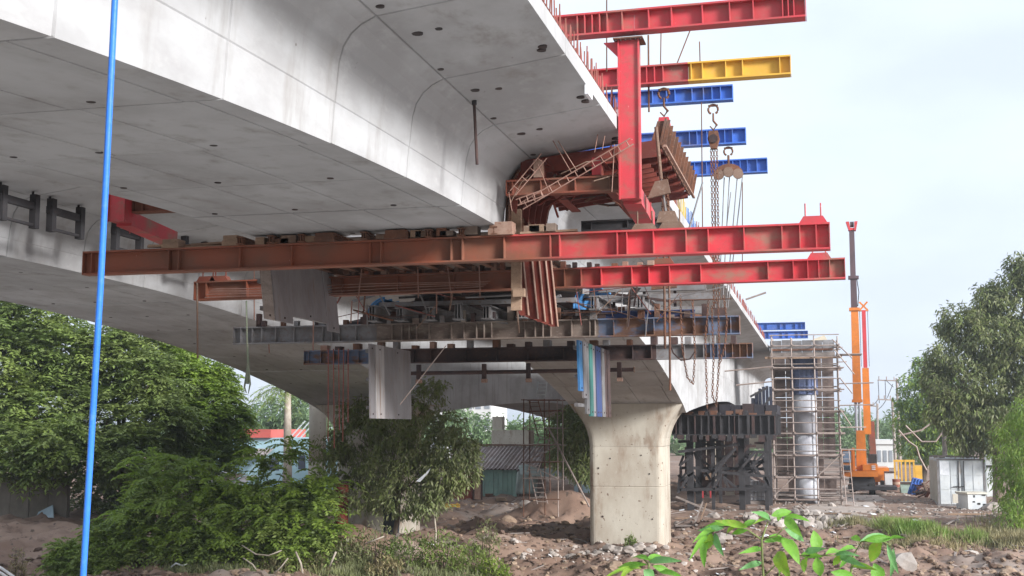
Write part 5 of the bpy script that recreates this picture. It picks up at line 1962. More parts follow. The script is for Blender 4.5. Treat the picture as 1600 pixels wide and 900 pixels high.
cloth('tarpaulin', 'grey green tarpaulin hung as a wall right of the green shed sheets', at(808, 738, Y=80.5), at(842, 736, Y=80.2), at(838, 771, Y=79.5), at(806, 772, Y=79.8), M['tarp'])
cloth('tarpaulin', 'pale tarpaulin sagging as an awning in front of the shed, by the stair scaffold', at(810, 728, Y=80.5), at(884, 732, Y=80.2), at(880, 748, Y=77.5), at(815, 742, Y=77.8), M['tarp'], .2)
M['blue_pale'] = mat('pale_blue_sheet', [(.36, .46, .52), (.28, .36, .42), (.35, .38, .4)], (1, 1, 1), 5, .8, bump=.1)
r = thing('hoarding', 'pale blue sheet hoarding between the leafy tree and the pier', 'hoarding', at(912, 770, Y=84))
for k in range(5):
    pb('sheet', M['blue_pale'], r, 897 + k * 7.2, 903.8 + k * 7.2, 712 + 2 * (k % 2), 770, 84 + .03 * (k % 2), .06)
tag(pb('white_shed', M['white_film'], None, 915, 938, 700, 745, 112, 3), 'bright white shed wall seen far off, left of the pier', 'shed')
r = thing('rusty_cabinet', 'rust red steel cabinet with an open side door beside the shed', 'cabinet', at(725, 783, Y=76))
pb('body', M['form_red'], r, 703, 738, 738, 783, 76, .9)
pb('front_rail', M['red_dusty'], r, 704, 737, 757, 760, 75.95, .045)
pb('corner_angle', M['rust_dark'], r, 738.4, 741, 735, 784, 75.9, .9)
pb('side_door', M['cream_steel'], r, 741.5, 751, 737, 780, 75.9, .06)
pb('frame_angle', M['rust_dark'], r, 751.3, 753.5, 735, 781, 75.88, .1)
r = thing('yellow_pallet', 'small yellow steel frame lying on the soil before the rust red cabinet', 'frame', at(705, 796, Y=66))
for k in range(3):
    pb('slat', M['yellow'], r, 694, 718, 787.5 + k * 2.7, 789.4 + k * 2.7, 66 - .3 * k, .12)
for k in range(2):
    pb('cross_bar', M['yellow'], r, 696 + 17 * k, 698 + 17 * k, 786, 796, 66.2, .12)
r = thing('waste_bin', 'blue grey waste bin with a small red label behind the drooping tree', 'bin', at(608, 801, Y=56))
M['bin'] = mat('bin_blue', [(.06, .075, .095), (.05, .06, .08)], (3, 3, 3), 5, .5, bump=.05)
BY = 46.9
a, c = at(598, 801, Y=BY), at(619, 801, Y=BY)
zt = at(608, 779, Y=BY).z
zb = gz((a.x + c.x) / 2, BY) - .04
b = MB()
b.hexa([(a.x + .05, BY, zb), (c.x - .05, BY, zb), (c.x - .05, BY + .5, zb), (a.x + .05, BY + .5, zb), (a.x, BY - .05, zt), (c.x, BY - .05, zt), (c.x, BY + .55, zt), (a.x, BY + .55, zt)])
b.build('body', M['bin'], r)
b = MB()
b.box(a.x - .02, c.x + .02, BY - .1, BY + .6, zt + .003, zt + .06)
b.build('lid', M['bin'], r)
b = MB()
b.box(a.x + .17, a.x + .34, BY - .075, BY - .05, zt - .35, zt - .2)
b.build('label_plate', M['crane_red'], r)
r = thing('steel_casing', 'dark rusty steel post standing before the left pier, under the drooping tree', 'post', at(533, 815, Y=45.5))
a = at(533, 815, Y=45.5)
b = MB()
b.path([(a.x, 45.5, gz(a.x, 45.5) - .3), (a.x, 45.5, at(1, 748, Y=45.5).z)], .27, 14)
b.build('tube', M['form_red'], r, True)
b = MB()
b.path([(a.x, 45.5, at(1, 748, Y=45.5).z + .003), (a.x, 45.5, at(1, 745, Y=45.5).z)], .31, 14)
b.build('rim', M['rust_dark'], r)

# clutter around the shed: each a board, a block or a bag
for k, (px_, py_, Y, wd, h_, m_, lab) in enumerate(((765, 773, 78, .5, .35, 'rust', 'rusty box at the foot of the green shed wall'), (783, 776, 77, .6, .2, 'rock_brown', 'brown sack lying before the shed'), (800, 778, 76, .9, .16, 'wood', 'stack of short timber before the shed'),
                                                  (745, 790, 70, .5, .18, 'rust_light', 'flat rusty plate before the rust red cabinet'), (850, 775, 76, .45, .5, 'wood_grey', 'grey crate under the stair scaffold'), (872, 768, 78, .6, .6, 'cream_steel', 'tan carton stack behind the stair scaffold'),
                                                  (888, 772, 77, .5, .5, 'brown_board', 'dark brown box left of the pale hoarding'), (843, 783, 72, .8, .12, 'wood', 'loose boards at the stair scaffold foot'), (690, 780, 73, .6, .5, 'rust_dark', 'dark bin left of the rust red cabinet'),
                                                  (820, 782, 70, .6, .14, 'wood_grey', 'broken pallet lying in front of the shed'))):
    p = at(px_, py_, Y=Y)
    z = gz(p.x, Y)
    r = thing('site_clutter', lab, 'clutter', (p.x, Y, z))
    for i in range(3):
        t = rnd.uniform(-.25, .25)
        b = MB()
        b.obox((p.x + rnd.uniform(-.06, .06), Y + i * .05, z + h_ * (i + .5) / 3), (wd / 2 * math.cos(t), wd / 2 * math.sin(t), 0), (-.2 * math.sin(t), .2 * math.cos(t), 0), (0, 0, h_ / 6 - .004))
        b.build('piece', M[m_], r)

# ------------------------------------------------------------------ buildings
RY = 84
M['wall_cyan'] = mat('wall_cyan', [(.42, .62, .68), (.36, .54, .6), (.4, .55, .6)], (.4, .4, .4), 6, .85, bump=.05)
M['roof_red'] = mat('roof_red', [(.58, .13, .11), (.48, .12, .1)], (1, 1, 1), 6, .8, bump=.1)
hb = thing('low_building', 'light blue building with a red roof edge beyond the left trees', 'building', at(440, 745, Y=RY))
x0_, x1_ = at(330, 700, Y=RY).x, at(492, 700, Y=RY).x
zt = at(440, 684, Y=RY).z
b = MB()
b.box(x0_, x1_, RY, RY + 6, 0, zt)
b.build('wall', M['wall_cyan'], hb)
b = MB()
b.box(x0_ - .2, at(440, 1, Y=RY).x, RY - .3, RY + 6, zt + .003, at(440, 671, Y=RY).z)
b.build('roof_edge', M['roof_red'], hb)
for k in range(2):
    pb('window', M['glass'], hb, 466, 477, 712, 733, RY - .03, .028) if k == 0 else pb('window', M['glass'], hb, 420, 436, 716, 735, RY - .03, .028)
b = MB()
b.hexa([(at(402, 1, Y=RY).x, RY - 1.4, at(1, 712, Y=RY - 1.4).z), (at(442, 1, Y=RY).x, RY - 1.4, at(1, 712, Y=RY - 1.4).z), (at(442, 1, Y=RY).x, RY - .01, at(1, 700, Y=RY).z), (at(402, 1, Y=RY).x, RY - .01, at(1, 700, Y=RY).z),
        (at(402, 1, Y=RY).x, RY - 1.4, at(1, 711, Y=RY - 1.4).z), (at(442, 1, Y=RY).x, RY - 1.4, at(1, 711, Y=RY - 1.4).z), (at(442, 1, Y=RY).x, RY - .01, at(1, 699, Y=RY).z), (at(402, 1, Y=RY).x, RY - .01, at(1, 699, Y=RY).z)])
b.build('awning', M['tin'], hb)
b = MB()
for k in range(3):
    b.tube((at(462 + 8 * k, 1, Y=RY).x, RY + .5, zt), (at(484 + 8 * k, 1, Y=RY).x, RY + .6, zt + 1.2), .05, 5)
b.build('roof_stay', M['container'], hb)

M['pale_wall'] = mat('pale_wall', [(.62, .62, .6), (.54, .54, .53)], (.3, .3, .3), 5, .9, bump=.03)
M['far_window'] = mat('far_window', [(.2, .22, .25), (.26, .28, .3)], (1, 1, 1), 3, .3, bump=0)


def block(label, xa, xb, Y, z1, cols_, rows, z0w=1.5):
    r = thing('apartment_block', label, 'building', ((xa + xb) / 2, Y, 0))
    b = MB()
    b.box(xa, xb, Y, Y + 9, -.5, z1)
    b.build('wall', M['pale_wall'], r)
    b = MB()
    b.box(xa - .2, xb + .2, Y - .2, Y + 9.2, z1 + .004, z1 + .5)
    b.build('parapet', M['pale_wall'], r)
    cw = (xb - xa) / cols_
    rh = (z1 - z0w) / rows
    src = None
    for i in range(cols_):
        for j in range(rows):
            x = xa + cw * (i + .5)
            z = z0w + rh * j + rh * .15
            if src is None:
                b = MB()
                b.box(x - cw * .3, x + cw * .3, Y - .06, Y - .005, z, z + rh * .55)
                src = b.build('window', M['far_window'], r)
            else:
                inst(src, 'window', (x, Y - .0325, z), r)
    return r


block('pale grey apartment block far off, seen under the left arch', at(672, 660, Y=172).x, at(768, 660, Y=172).x, 172, 13, 7, 4)
block('small white building far off between the cranes and the utility poles', at(1369, 700, Y=150).x, at(1396, 700, Y=150).x, 150, at(1, 690, Y=150).z, 3, 1, .8)
r = thing('concrete_portal', 'unfinished concrete post on a block under the left arch', 'concrete post', at(790, 695, Y=100))
pb('post', M['old_concrete'], r, 769, 784, 651, 671.5, 100, 1)
pb('block', M['old_concrete'], r, 768, 826, 672, 700, 99.5, 2)
pb('footing', M['old_concrete'], r, 766, 830, 700.2, 760, 99, 3)

# wall under the left trees
M['shade_wall'] = mat('shade_toned_wall', [(.19, .165, .14), (.12, .105, .085), (.14, .13, .1)], (1, 1, .5), 6, .95, bump=.3, objvar=.08)  # wall colour lowered to stand in for the shade of the trees
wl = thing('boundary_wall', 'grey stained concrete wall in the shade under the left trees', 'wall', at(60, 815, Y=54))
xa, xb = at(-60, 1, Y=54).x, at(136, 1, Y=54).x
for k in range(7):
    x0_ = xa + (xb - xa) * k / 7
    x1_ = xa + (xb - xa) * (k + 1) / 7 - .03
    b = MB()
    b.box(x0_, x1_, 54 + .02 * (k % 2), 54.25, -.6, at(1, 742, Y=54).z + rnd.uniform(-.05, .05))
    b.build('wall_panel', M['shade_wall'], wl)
b = MB()
p = [at(52, 818, Y=53.4), at(84, 816, Y=53.4), at(82, 789, Y=53.8), at(60, 800, Y=53.8)]
b.loft([p, [v + Vector((0, .06, 0)) for v in p]])
tag(b.build('leaning_board', M['blue_pale'], None), 'pale blue grey board leaning on the stained wall', 'board')
# shanty roofs between the shrubs and the blue building
r = thing('shanty', 'patched low tin roofs behind the left shrubs', 'shed', at(335, 780, Y=66))
for k in range(6):
    xx = 278 + k * 19
    pb('wall_board', M['brown_board'], r, xx, xx + 18, 752 + (k % 3) * 3, 795, 67 + .04 * k, .1)
    a, c = at(xx - 2, 1, Y=66).x, at(xx + 19, 1, Y=66).x
    z = at(1, 750 + (k % 3) * 3, Y=66).z
    b = MB()
    b.hexa([(a, 65.6, z - .03), (c, 65.6, z - .03), (c, 68.5, z + .5), (a, 68.5, z + .5), (a, 65.6, z), (c, 65.6, z), (c, 68.5, z + .53), (a, 68.5, z + .53)])
    b.build('roof_sheet', M['tin'] if k % 2 else M['rust_light'], r)
b = MB()
b.prism([at(337, 736, Y=69.5), at(357, 736, Y=69.5), at(354, 724, Y=69.5), at(341, 722, Y=69.5)], (0, .8, 0))
tag(b.build('water_tank', M['blue_pale'], None), 'pale blue water tank above the patched tin roofs', 'tank')

# ------------------------------------------------------------------ utility poles and wires
UY = 146


def upole(label, px_top, py_top, px_bot, arms, Y=UY):
    t = at(px_top, py_top, Y=Y)
    bt = at(px_bot, 735, Y=Y)
    r = thing('utility_pole', label, 'utility pole', (bt.x, Y, 0))
    b = MB()
    b.path([(bt.x, Y, -.3), (t.x, Y, t.z)], [.2, .12], 8)
    b.build('shaft', M['wood_grey'], r)
    for (x0, x1, y) in arms:
        a, c = at(x0, y, Y=Y - .25), at(x1, y + 1, Y=Y - .25)
        b = MB()
        b.bar(a, c, .12, .14)
        ar = b.build('crossarm', M['wood_grey'], r)
        for k in range(3):
            p = a.lerp(c, (k + .2) / 2.6)
            b = MB()
            b.tube(p + Vector((0, 0, .08)), p + Vector((0, 0, .45)), .06, 6)
            b.build('insulator', M['tube'], ar)
    return r


upole('utility pole nearest the right trees, with a long crossarm at its top', 1401, 591, 1407, [(1371, 1402, 594)])
upole('utility pole just left of the right trees, crossarm below its neighbour level', 1394, 623, 1400, [(1371, 1395, 624)], 138)
upole('short utility pole behind the second crane boom, leftmost of the poles', 1371, 631, 1371, [(1358, 1372, 634)], 160)
upole('thin leaning post rising behind the container roof', 1474, 655, 1478, [], 84)
b = MB()
for (x0, y0, x1, y1, sg) in ((1372, 594, 1374, 630, 0), (1383, 594, 1384, 625, 0), (1402, 594, 1470, 640, 14), (1402, 596, 1480, 665, 18), (1372, 624, 1358, 634, 3), (1395, 625, 1440, 660, 10), (1395, 600, 1372, 640, 6), (1384, 594, 1396, 605, 0)):
    a, c = at(x0, y0, Y=UY - .4), at(x1, y1, Y=UY - .4)
    b.path([a.lerp(c, k / 6) - Vector((0, 0, math.sin(math.pi * k / 6) * sg * .075)) for k in range(7)], .035, 4)
tag(b.build('overhead_wires', M['dark_steel'], None), 'thin tangled overhead wires between the utility poles', 'wires')
for k, (pts, lab) in enumerate((([(1404, 672), (1420, 690), (1432, 698), (1437, 715), (1448, 735)], 'thick pale cable drooping from the poles to the container'), ([(1408, 680), (1440, 672), (1470, 650)], 'pale cable sagging toward the right tree, upper one'), ([(1415, 665), (1440, 690), (1462, 690), (1480, 665)], 'pale cable looping beside the light green tree'))):
    b = MB()
    b.path([at(x, y, Y=95) for x, y in pts], .06, 5)
    tag(b.build('pale_cable', M['tube'], None), lab, 'cable')


# ------------------------------------------------------------------ vegetation
rng = np.random.default_rng(11)


def unit(n):
    v = rng.normal(size=(n, 3))
    return v / np.linalg.norm(v, axis=1, keepdims=True)


def norm(v):
    return v / np.maximum(np.linalg.norm(v, axis=1, keepdims=True), 1e-9)


def leafmesh(name, pos, dirs, L_, W_, m, parent, curl=.25, flat=.6, kind=None):
    """one folded four-corner blade per leaf"""
    n = len(pos)
    L_ = np.broadcast_to(L_, (n,)) * rng.uniform(.7, 1.25, n)
    W_ = np.broadcast_to(W_, (n,)) * rng.uniform(.75, 1.2, n)
    d = norm(dirs)
    u = unit(n) * (1 - flat) + np.array([0, 0, 1.0]) * flat
    s = norm(np.cross(d, u))
    nrm = np.cross(s, d)
    base = pos
    mid = pos + d * (L_ * .45)[:, None] + nrm * (W_ * curl)[:, None]
    tip = pos + d * L_[:, None] - nrm * (L_ * .12)[:, None]
    lf = mid - s * (W_ / 2)[:, None]
    rt_ = mid + s * (W_ / 2)[:, None]
    V = np.stack([base, lf, tip, rt_], 1).reshape(-1, 3)
    return quadmesh(name, V, m, parent, kind)


def quadmesh(name, V, m, parent, kind=None):
    n = len(V) // 4
    lo, hi = V.min(0), V.max(0)
    org = np.array([(lo[0] + hi[0]) / 2, (lo[1] + hi[1]) / 2, lo[2]])
    me = bpy.data.meshes.new(name)
    me.vertices.add(len(V))
    me.vertices.foreach_set('co', (V - org).astype(np.float32).ravel())
    me.loops.add(4 * n)
    me.loops.foreach_set('vertex_index', np.arange(4 * n, dtype=np.int32))
    me.polygons.add(n)
    me.polygons.foreach_set('loop_start', np.arange(0, 4 * n, 4, dtype=np.int32))
    me.polygons.foreach_set('loop_total', np.full(n, 4, dtype=np.int32))
    me.update(calc_edges=True)
    me.validate()
    return link(name, me, m, Vector(org), parent, False, kind)


def clump_points(c, r, n, gap=.45, sc=1.5):
    """points in an uneven ball: noise opens gaps and dents"""
    p = unit(n) * (rng.uniform(0.25, 1.0, n) ** .5)[:, None]
    k = np.array([noise.noise(Vector((a[0] * sc + c[0], a[1] * sc + c[1], a[2] * sc + c[2]))) for a in p])
    r_ = r * (1 + .35 * k)
    keep = k > -gap * .55
    return (np.array(c) + p * r_[:, None] * np.array([1, 1, .85]))[keep], p[keep]


def limbs(root, base, tops, r0, m, fork=.45):
    base = Vector(base)
    ctr = Vector((sum(t.x for t in tops) / len(tops), sum(t.y for t in tops) / len(tops), sum(t.z for t in tops) / len(tops)))
    fk = base.lerp(ctr, fork)
    fk.x = base.x + (ctr.x - base.x) * fork * .6
    b = MB()
    b.path([base - Vector((0, 0, .4)), base + Vector((.02, .03, .3)), base.lerp(fk, .5) + Vector((.08, 0, 0)), fk], [r0 * 1.35, r0 * 1.05, r0 * .9, r0 * .72], 9)
    b.build('trunk', m, root, True)
    for t in tops:
        b = MB()
        md_ = fk.lerp(t, .5) + Vector((rnd.uniform(-.2, .2), rnd.uniform(-.2, .2), (t - fk).length * .12))
        b.path([fk.lerp(base, .04), md_, t], [r0 * .5, r0 * .3, r0 * .1], 6)
        b.build('limb', m, root, True)


def tree(name, label, cat, base, clumps, n, L_, W_, m, bark='bark', r0=.2, droop=.5, group=None, twigs=9, spread=.45, m2=None, flat=.6, gap=.45):
    root = thing(name, label, cat, base, group)
    tops = [Vector(c[:3]) for c in clumps]
    limbs(root, base, tops[:9], r0, M[bark])
    P_, D_ = [], []
    tot = sum(c[3] ** 2 for c in clumps)
    for c in clumps:
        k = max(20, int(n / twigs * c[3] ** 2 / tot))
        p, out_ = clump_points(c[:3], c[3], k, gap)
        pp = np.repeat(p, twigs, 0) + rng.normal(size=(len(p) * twigs, 3)) * L_ * spread
        dd = np.repeat(out_, twigs, 0) * .6 + unit(len(p) * twigs) * .8
        dd[:, 2] -= droop
        P_.append(pp)
        D_.append(dd)
    P_, D_ = np.concatenate(P_), np.concatenate(D_)
    if m2:
        s = rng.random(len(P_)) < .35
        leafmesh('crown', P_[~s], D_[~s], L_, W_, M[m], root, flat=flat)
        leafmesh('crown', P_[s], D_[s], L_, W_, M[m2], root, flat=flat)
    else:
        leafmesh('crown', P_, D_, L_, W_, M[m], root, flat=flat)
    return root


def pc(lst):
    """photo clumps (px, py, Y, r) to world spheres"""
    return [(*at(a, b_, Y=c), r) for a, b_, c, r in lst]


def fronds(base_pts, dirs, length, nl, lw, droop):
    """pinnate fronds: returns leaf bases and directions"""
    n = len(base_pts)
    P_, D_ = [], []
    d = norm(dirs)
    s = norm(np.cross(d, np.array([0, 0, 1.0])))
    ln = length * rng.uniform(.6, 1.2, n)
    for k in range(nl):
        t = (k + 1) / nl
        c = base_pts + d * (ln * t)[:, None]
        c[:, 2] -= droop * ln * t * t
        ax = d.copy()
        ax[:, 2] -= 2 * droop * t
        ax = norm(ax)
        for sg in (1, -1):
            P_.append(c)
            D_.append(s * sg * .8 + ax * .6 + rng.normal(size=(n, 3)) * .12)
    return np.concatenate(P_), np.concatenate(D_)


def frond_tree(name, label, cat, base, clumps, n, length, nl, L_, W_, m, bark='bark', r0=.2, droop=.35, group=None, m2=None, sprays=0):
    root = thing(name, label, cat, base, group)
    limbs(root, base, [Vector(c[:3]) for c in clumps][:9], r0, M[bark], .4)
    tot = sum(c[3] ** 2 for c in clumps)
    for ci, mm in ((0, m), (1, m2)):
        if mm is None:
            continue
        P_, D_ = [], []
        for c in clumps:
            k = max(12, int(n * c[3] ** 2 / tot * ((.65 if ci == 0 else .35) if m2 else 1)))
            p, o = clump_points(c[:3], c[3], k)
            o = o * np.array([1, 1, .4]) + np.array([0, 0, .15]) + rng.normal(size=o.shape) * .25
            a, b_ = fronds(p - norm(o) * length * .5, o, length, nl, W_, droop)
            P_.append(a)
            D_.append(b_)
        leafmesh('crown', np.concatenate(P_), np.concatenate(D_), L_, W_, M[mm], root, flat=.5 if cat == 'shrub' else .65, curl=.15)
    if sprays:
        c = np.array([clumps[i % len(clumps)] for i in range(sprays)])
        o = unit(sprays) * np.array([1, .8, .25]) + np.array([0, -.25, .45])
        p = c[:, :3] + norm(o) * (c[:, 3] * .75)[:, None]
        a, b_ = fronds(p, o, length * 1.15, nl + 3, W_, .55)
        leafmesh('crown', a, b_, L_ * 1.1, W_ * 1.1, M[m2 or m], root, flat=.5, curl=.15)
    return root


def g_(px_, Y):
    x = at(px_, 800, Y=Y).x
    return (x, Y, gz(x, Y))


# trees at the left
frond_tree('tree', 'large dark tree at the left edge behind the stained wall', 'tree', g_(40, 58), pc([(10, 560, 57, 2.6), (90, 545, 58, 2.3), (-30, 650, 57, 2.2), (60, 640, 56, 2.1), (20, 705, 53, 1.7), (125, 600, 58, 2.0), (50, 500, 59, 2.2), (-20, 500, 59, 2.0), (95, 690, 53, 1.6), (60, 725, 52.5, 1.0)]),
           4200, 1.1, 7, .33, .14, 'leaf_frond', r0=.3, m2='leaf_deep')
frond_tree('tree', 'dark spreading tree behind the blue pole at left', 'tree', g_(190, 60), pc([(180, 565, 59, 2.3), (235, 590, 58, 2.0), (165, 655, 57, 2.0), (250, 655, 57, 2.0), (205, 705, 55, 1.7), (140, 715, 54, 1.5), (215, 530, 61, 2.0), (270, 610, 60, 1.6)]),
           3800, 1.0, 7, .28, .12, 'leaf_deep', r0=.28, m2='leaf_frond')
frond_tree('tree', 'bright yellow green tree at the right end of the left grove', 'tree', g_(320, 62), pc([(300, 590, 61, 1.7), (335, 625, 61, 1.5), (310, 660, 60, 1.7), (358, 690, 61, 1.1), (290, 705, 59, 1.4), (335, 720, 60, 1.1), (365, 655, 61, .9), (345, 595, 62, 1.0), (280, 560, 62, 1.3)]),
           3800, .9, 7, .25, .11, 'leaf_bright', r0=.2, m2='leaf_frond')
# dark hedge added where only shadow lies under the trees
frond_tree('shrub', 'dark added shrub filling the shadow between the stained wall and the left shrubs', 'shrub', g_(190, 60), pc([(150, 770, 59, 1.2), (200, 760, 60, 1.3), (250, 755, 60, 1.2), (175, 800, 57, .8), (230, 790, 58, .8)]), 1200, .8, 6, .22, .1, 'leaf_deep', r0=.08)
# shrubs in front
frond_tree('shrub', 'feathery green shrub with layered fronds at lower left', 'shrub', g_(255, 43), pc([(230, 760, 43, .8), (285, 740, 43.5, .7), (260, 800, 42.5, 1.05), (210, 815, 42, .85), (310, 810, 42.5, .95), (270, 850, 42, .9), (240, 728, 44, .45), (335, 765, 43.5, .75), (320, 850, 42, .7), (225, 855, 41.8, .65)]), 1100, 1.05, 10, .19, .075, 'leaf_frond', r0=.05, droop=.35, m2='leaf_bright', sprays=130)
frond_tree('shrub', 'broad feathery shrub left of the rusty steel post', 'shrub', g_(425, 44), pc([(400, 772, 44, .8), (460, 772, 44, .8), (380, 810, 43, 1.0), (440, 820, 43, 1.15), (490, 795, 43.5, 1.0), (500, 840, 43, .8), (408, 722, 44.5, .4), (460, 705, 44.5, .3), (360, 780, 43.5, .8), (512, 762, 44.5, .6), (400, 850, 42.5, .8), (350, 845, 42.3, .7), (450, 860, 42.4, .6)]), 1500, 1.05, 10, .19, .075, 'leaf_frond', r0=.05, droop=.3, m2='leaf_bright', sprays=150)
frond_tree('shrub', 'pale green low shrub beside the foot of the blue pole', 'shrub', g_(140, 42), pc([(105, 860, 42, .6), (160, 835, 42, .75), (135, 880, 41.5, .6), (185, 860, 41.8, .65), (90, 880, 41.5, .45), (200, 815, 42.5, .6), (170, 885, 41.3, .5)]), 1500, .7, 9, .16, .065, 'leaf_bright', r0=.03, m2='leaf_frond')
# drooping tree before the left pier
tree('tree', 'drooping olive green tree in front of the left pier', 'tree', g_(617, 46.2), pc([(560, 685, 46.5, 1.05), (610, 675, 46, 1.1), (660, 688, 46, 1.1), (705, 700, 46, 1.05), (535, 725, 46, .95), (590, 735, 46, 1.0), (690, 745, 46, 1.0), (645, 640, 46.8, .7), (680, 608, 47, .6), (718, 735, 46, .8), (640, 740, 45.8, .95),
     (515, 700, 46.3, .7), (575, 645, 46.8, .7), (620, 780, 45.6, .8), (680, 780, 46, .65), (700, 660, 46.4, .7), (560, 775, 45.6, .7), (660, 790, 45.5, .6), (730, 700, 46.2, .6), (540, 650, 46.6, .5)]), 26000, .2, .062, 'leaf_olive', r0=.09, droop=.9, twigs=10, m2='leaf_deep', flat=.4, gap=.3)
b = MB()
p = g_(680, 46)
b.path([(p[0], 46, p[2] - .2), (p[0] + .03, 46, p[2] + .7), (p[0] - .1, 46.1, p[2] + 1.6)], [.05, .04, .02], 6)
tag(b.build('sapling', M['pale_bark'], None, True), 'thin pale sapling trunk right of the drooping tree', 'sapling')
b = MB()
b.prism([at(650, 752, Y=45), at(664, 740, Y=45), at(672, 732, Y=45), at(668, 740, Y=45), at(656, 753, Y=45)], (0, .05, 0))
tag(b.build('plastic_scrap', M['white_film'], None), 'white plastic strip caught in the drooping tree', 'plastic')
# low weeds along the mud edge
for k, (px_, py_, Y, r_, m_, lab) in enumerate(((545, 850, 43, .7, 'leaf_olive', 'grassy weed clump under the rusty post'), (590, 830, 43.5, .8, 'leaf_olive', 'weed clump under the drooping tree trunk'), (640, 845, 43, .8, 'leaf_frond', 'dark weed clump at the bank edge, left of centre'), (690, 845, 43.2, .8, 'leaf_frond', 'low green weed bush right of the drooping tree'),
                                              (735, 865, 42.6, .7, 'leaf_frond', 'low weed bush at the bank edge'), (770, 880, 42.2, .5, 'leaf_bright', 'small bright weed at the bank bottom'), (480, 870, 42.5, .6, 'leaf_dry', 'dry weed clump below the broad shrub'), (600, 880, 42, .6, 'leaf_dry', 'dry brown weeds at the bottom bank'), (430, 880, 42, .5, 'leaf_dry', 'dry twigs and weeds under the broad shrub'),
                                              (760, 815, 46, .45, 'leaf_olive', 'little weed on the bare slope'), (985, 838, 47.2, .18, 'leaf_frond', 'tiny weed sprouting at the pier foot'), (30, 860, 41, .35, 'leaf_dry', 'dry weed at the lower left bank'))):
    c = at(px_, py_, Y=Y)
    zb_ = gz(c.x, Y)
    r = thing('weed', lab, 'weeds', (c.x, Y, zb_))
    n = int(900 * r_ ** 1.3) + 60
    a = rng.uniform(0, 6.283, n)
    rad = r_ * np.sqrt(rng.random(n)) * .95
    P_ = np.stack([c.x + rad * np.cos(a) * 1.3, Y + rad * np.sin(a) * .7, np.zeros(n)], 1)
    P_[:, 2] = [gz(u, v) for u, v in P_[:, :2]]
    hh = np.maximum(c.z + r_ * .5 - P_[:, 2], .15)
    tt = rng.random(n)
    P_[:, 2] += hh * tt * (1 - (rad / r_) ** 2 * .6)
    D_ = unit(n) * .8 + np.array([0, 0, .7])
    leafmesh('foliage', P_, D_, .2, .05, M[m_], r)
    b = MB()
    for j in range(7):
        u = rnd.uniform(0, 6.28)
        e = Vector((c.x + r_ * .5 * math.cos(u), Y + r_ * .4 * math.sin(u), c.z + rnd.uniform(-.1, .3) * r_))
        b.tube((c.x + .1 * math.cos(u), Y + .1 * math.sin(u), zb_ - .05), e, .012, 4, .004)
    b.build('stems', M['bark'], r)
# right trees
tree('tree', 'large olive leaved tree at the right edge behind the container', 'tree', g_(1560, 80), pc([(1500, 600, 79, 2.0), (1545, 525, 80, 2.2), (1585, 475, 81, 2.1), (1600, 560, 79, 2.3), (1530, 640, 78, 1.8), (1475, 560, 79, 1.2), (1575, 640, 78, 2.0), (1505, 510, 80, 1.4), (1615, 430, 81, 1.5), (1550, 465, 80.5, 1.0), (1480, 640, 78, 1.3), (1650, 520, 80, 2.2), (1650, 620, 79, 2.2),
     (1480, 510, 80, .7), (1462, 590, 79, .8), (1600, 420, 81, .9), (1510, 680, 78, 1.2), (1565, 690, 78, 1.3)]), 52000, .36, .10, 'leaf_olive', r0=.3, droop=.8, twigs=10, m2='leaf_deep', gap=.3)
tree('tree', 'light green tree between the utility poles and the olive leaved tree', 'tree', g_(1445, 112), pc([(1440, 615, 112, 2.0), (1425, 650, 112, 1.7), (1455, 665, 111, 2.2), (1432, 690, 111, 1.6), (1450, 580, 113, 1.6), (1470, 610, 112, 2.0), (1470, 700, 111, 1.8)]), 12000, .4, .15, 'leaf_bright', r0=.25, droop=.5, m2='leaf_far')
tree('bamboo_clump', 'bright yellow green bamboo at the right edge', 'bamboo', g_(1596, 62), pc([(1590, 680, 62, 1.0), (1600, 730, 61, 1.3), (1580, 745, 61, .8), (1610, 790, 59, 1.2), (1622, 650, 62, 1.2), (1585, 780, 60, .7), (1590, 820, 57, .6), (1625, 720, 60, 1.5)]), 9000, .3, .06, 'leaf_bamboo', r0=.06, droop=.9, twigs=10, m2='leaf_bright')
tree('tree', 'dark leafy tree between the stair scaffold and the pier', 'tree', g_(905, 68), pc([(905, 685, 68, 1.3), (890, 715, 68, 1.1), (918, 665, 68, .9), (880, 665, 68.5, .9), (915, 735, 67.5, .9), (900, 650, 69, .8)]), 8000, .3, .09, 'leaf_deep', r0=.12, droop=.8, m2='leaf_olive')
# palm behind the blue building
pl = thing('palm_tree', 'palm with a slim pale trunk in front of the light blue building', 'palm', g_(447, 80))
x, y, z = g_(447, 80)
t = at(450, 606, Y=80)
b = MB()
b.path([(x, y, z - .3), (x + .05, y, z + 2), ((x + t.x) / 2, y, (z + t.z) / 2 + 1), (t.x, y, t.z)], [.36, .3, .26, .2], 12)
b.build('trunk', M['pale_bark'], pl, True)
n = 26
o = unit(n) * np.array([1, 1, .4]) + np.array([0, 0, .25])
P_, D_ = fronds(np.repeat(np.array([[t.x, y, t.z]]), n, 0), o, 2.6, 22, .06, .6)
leafmesh('crown', P_, D_, .55, .06, M['leaf_frond'], pl)
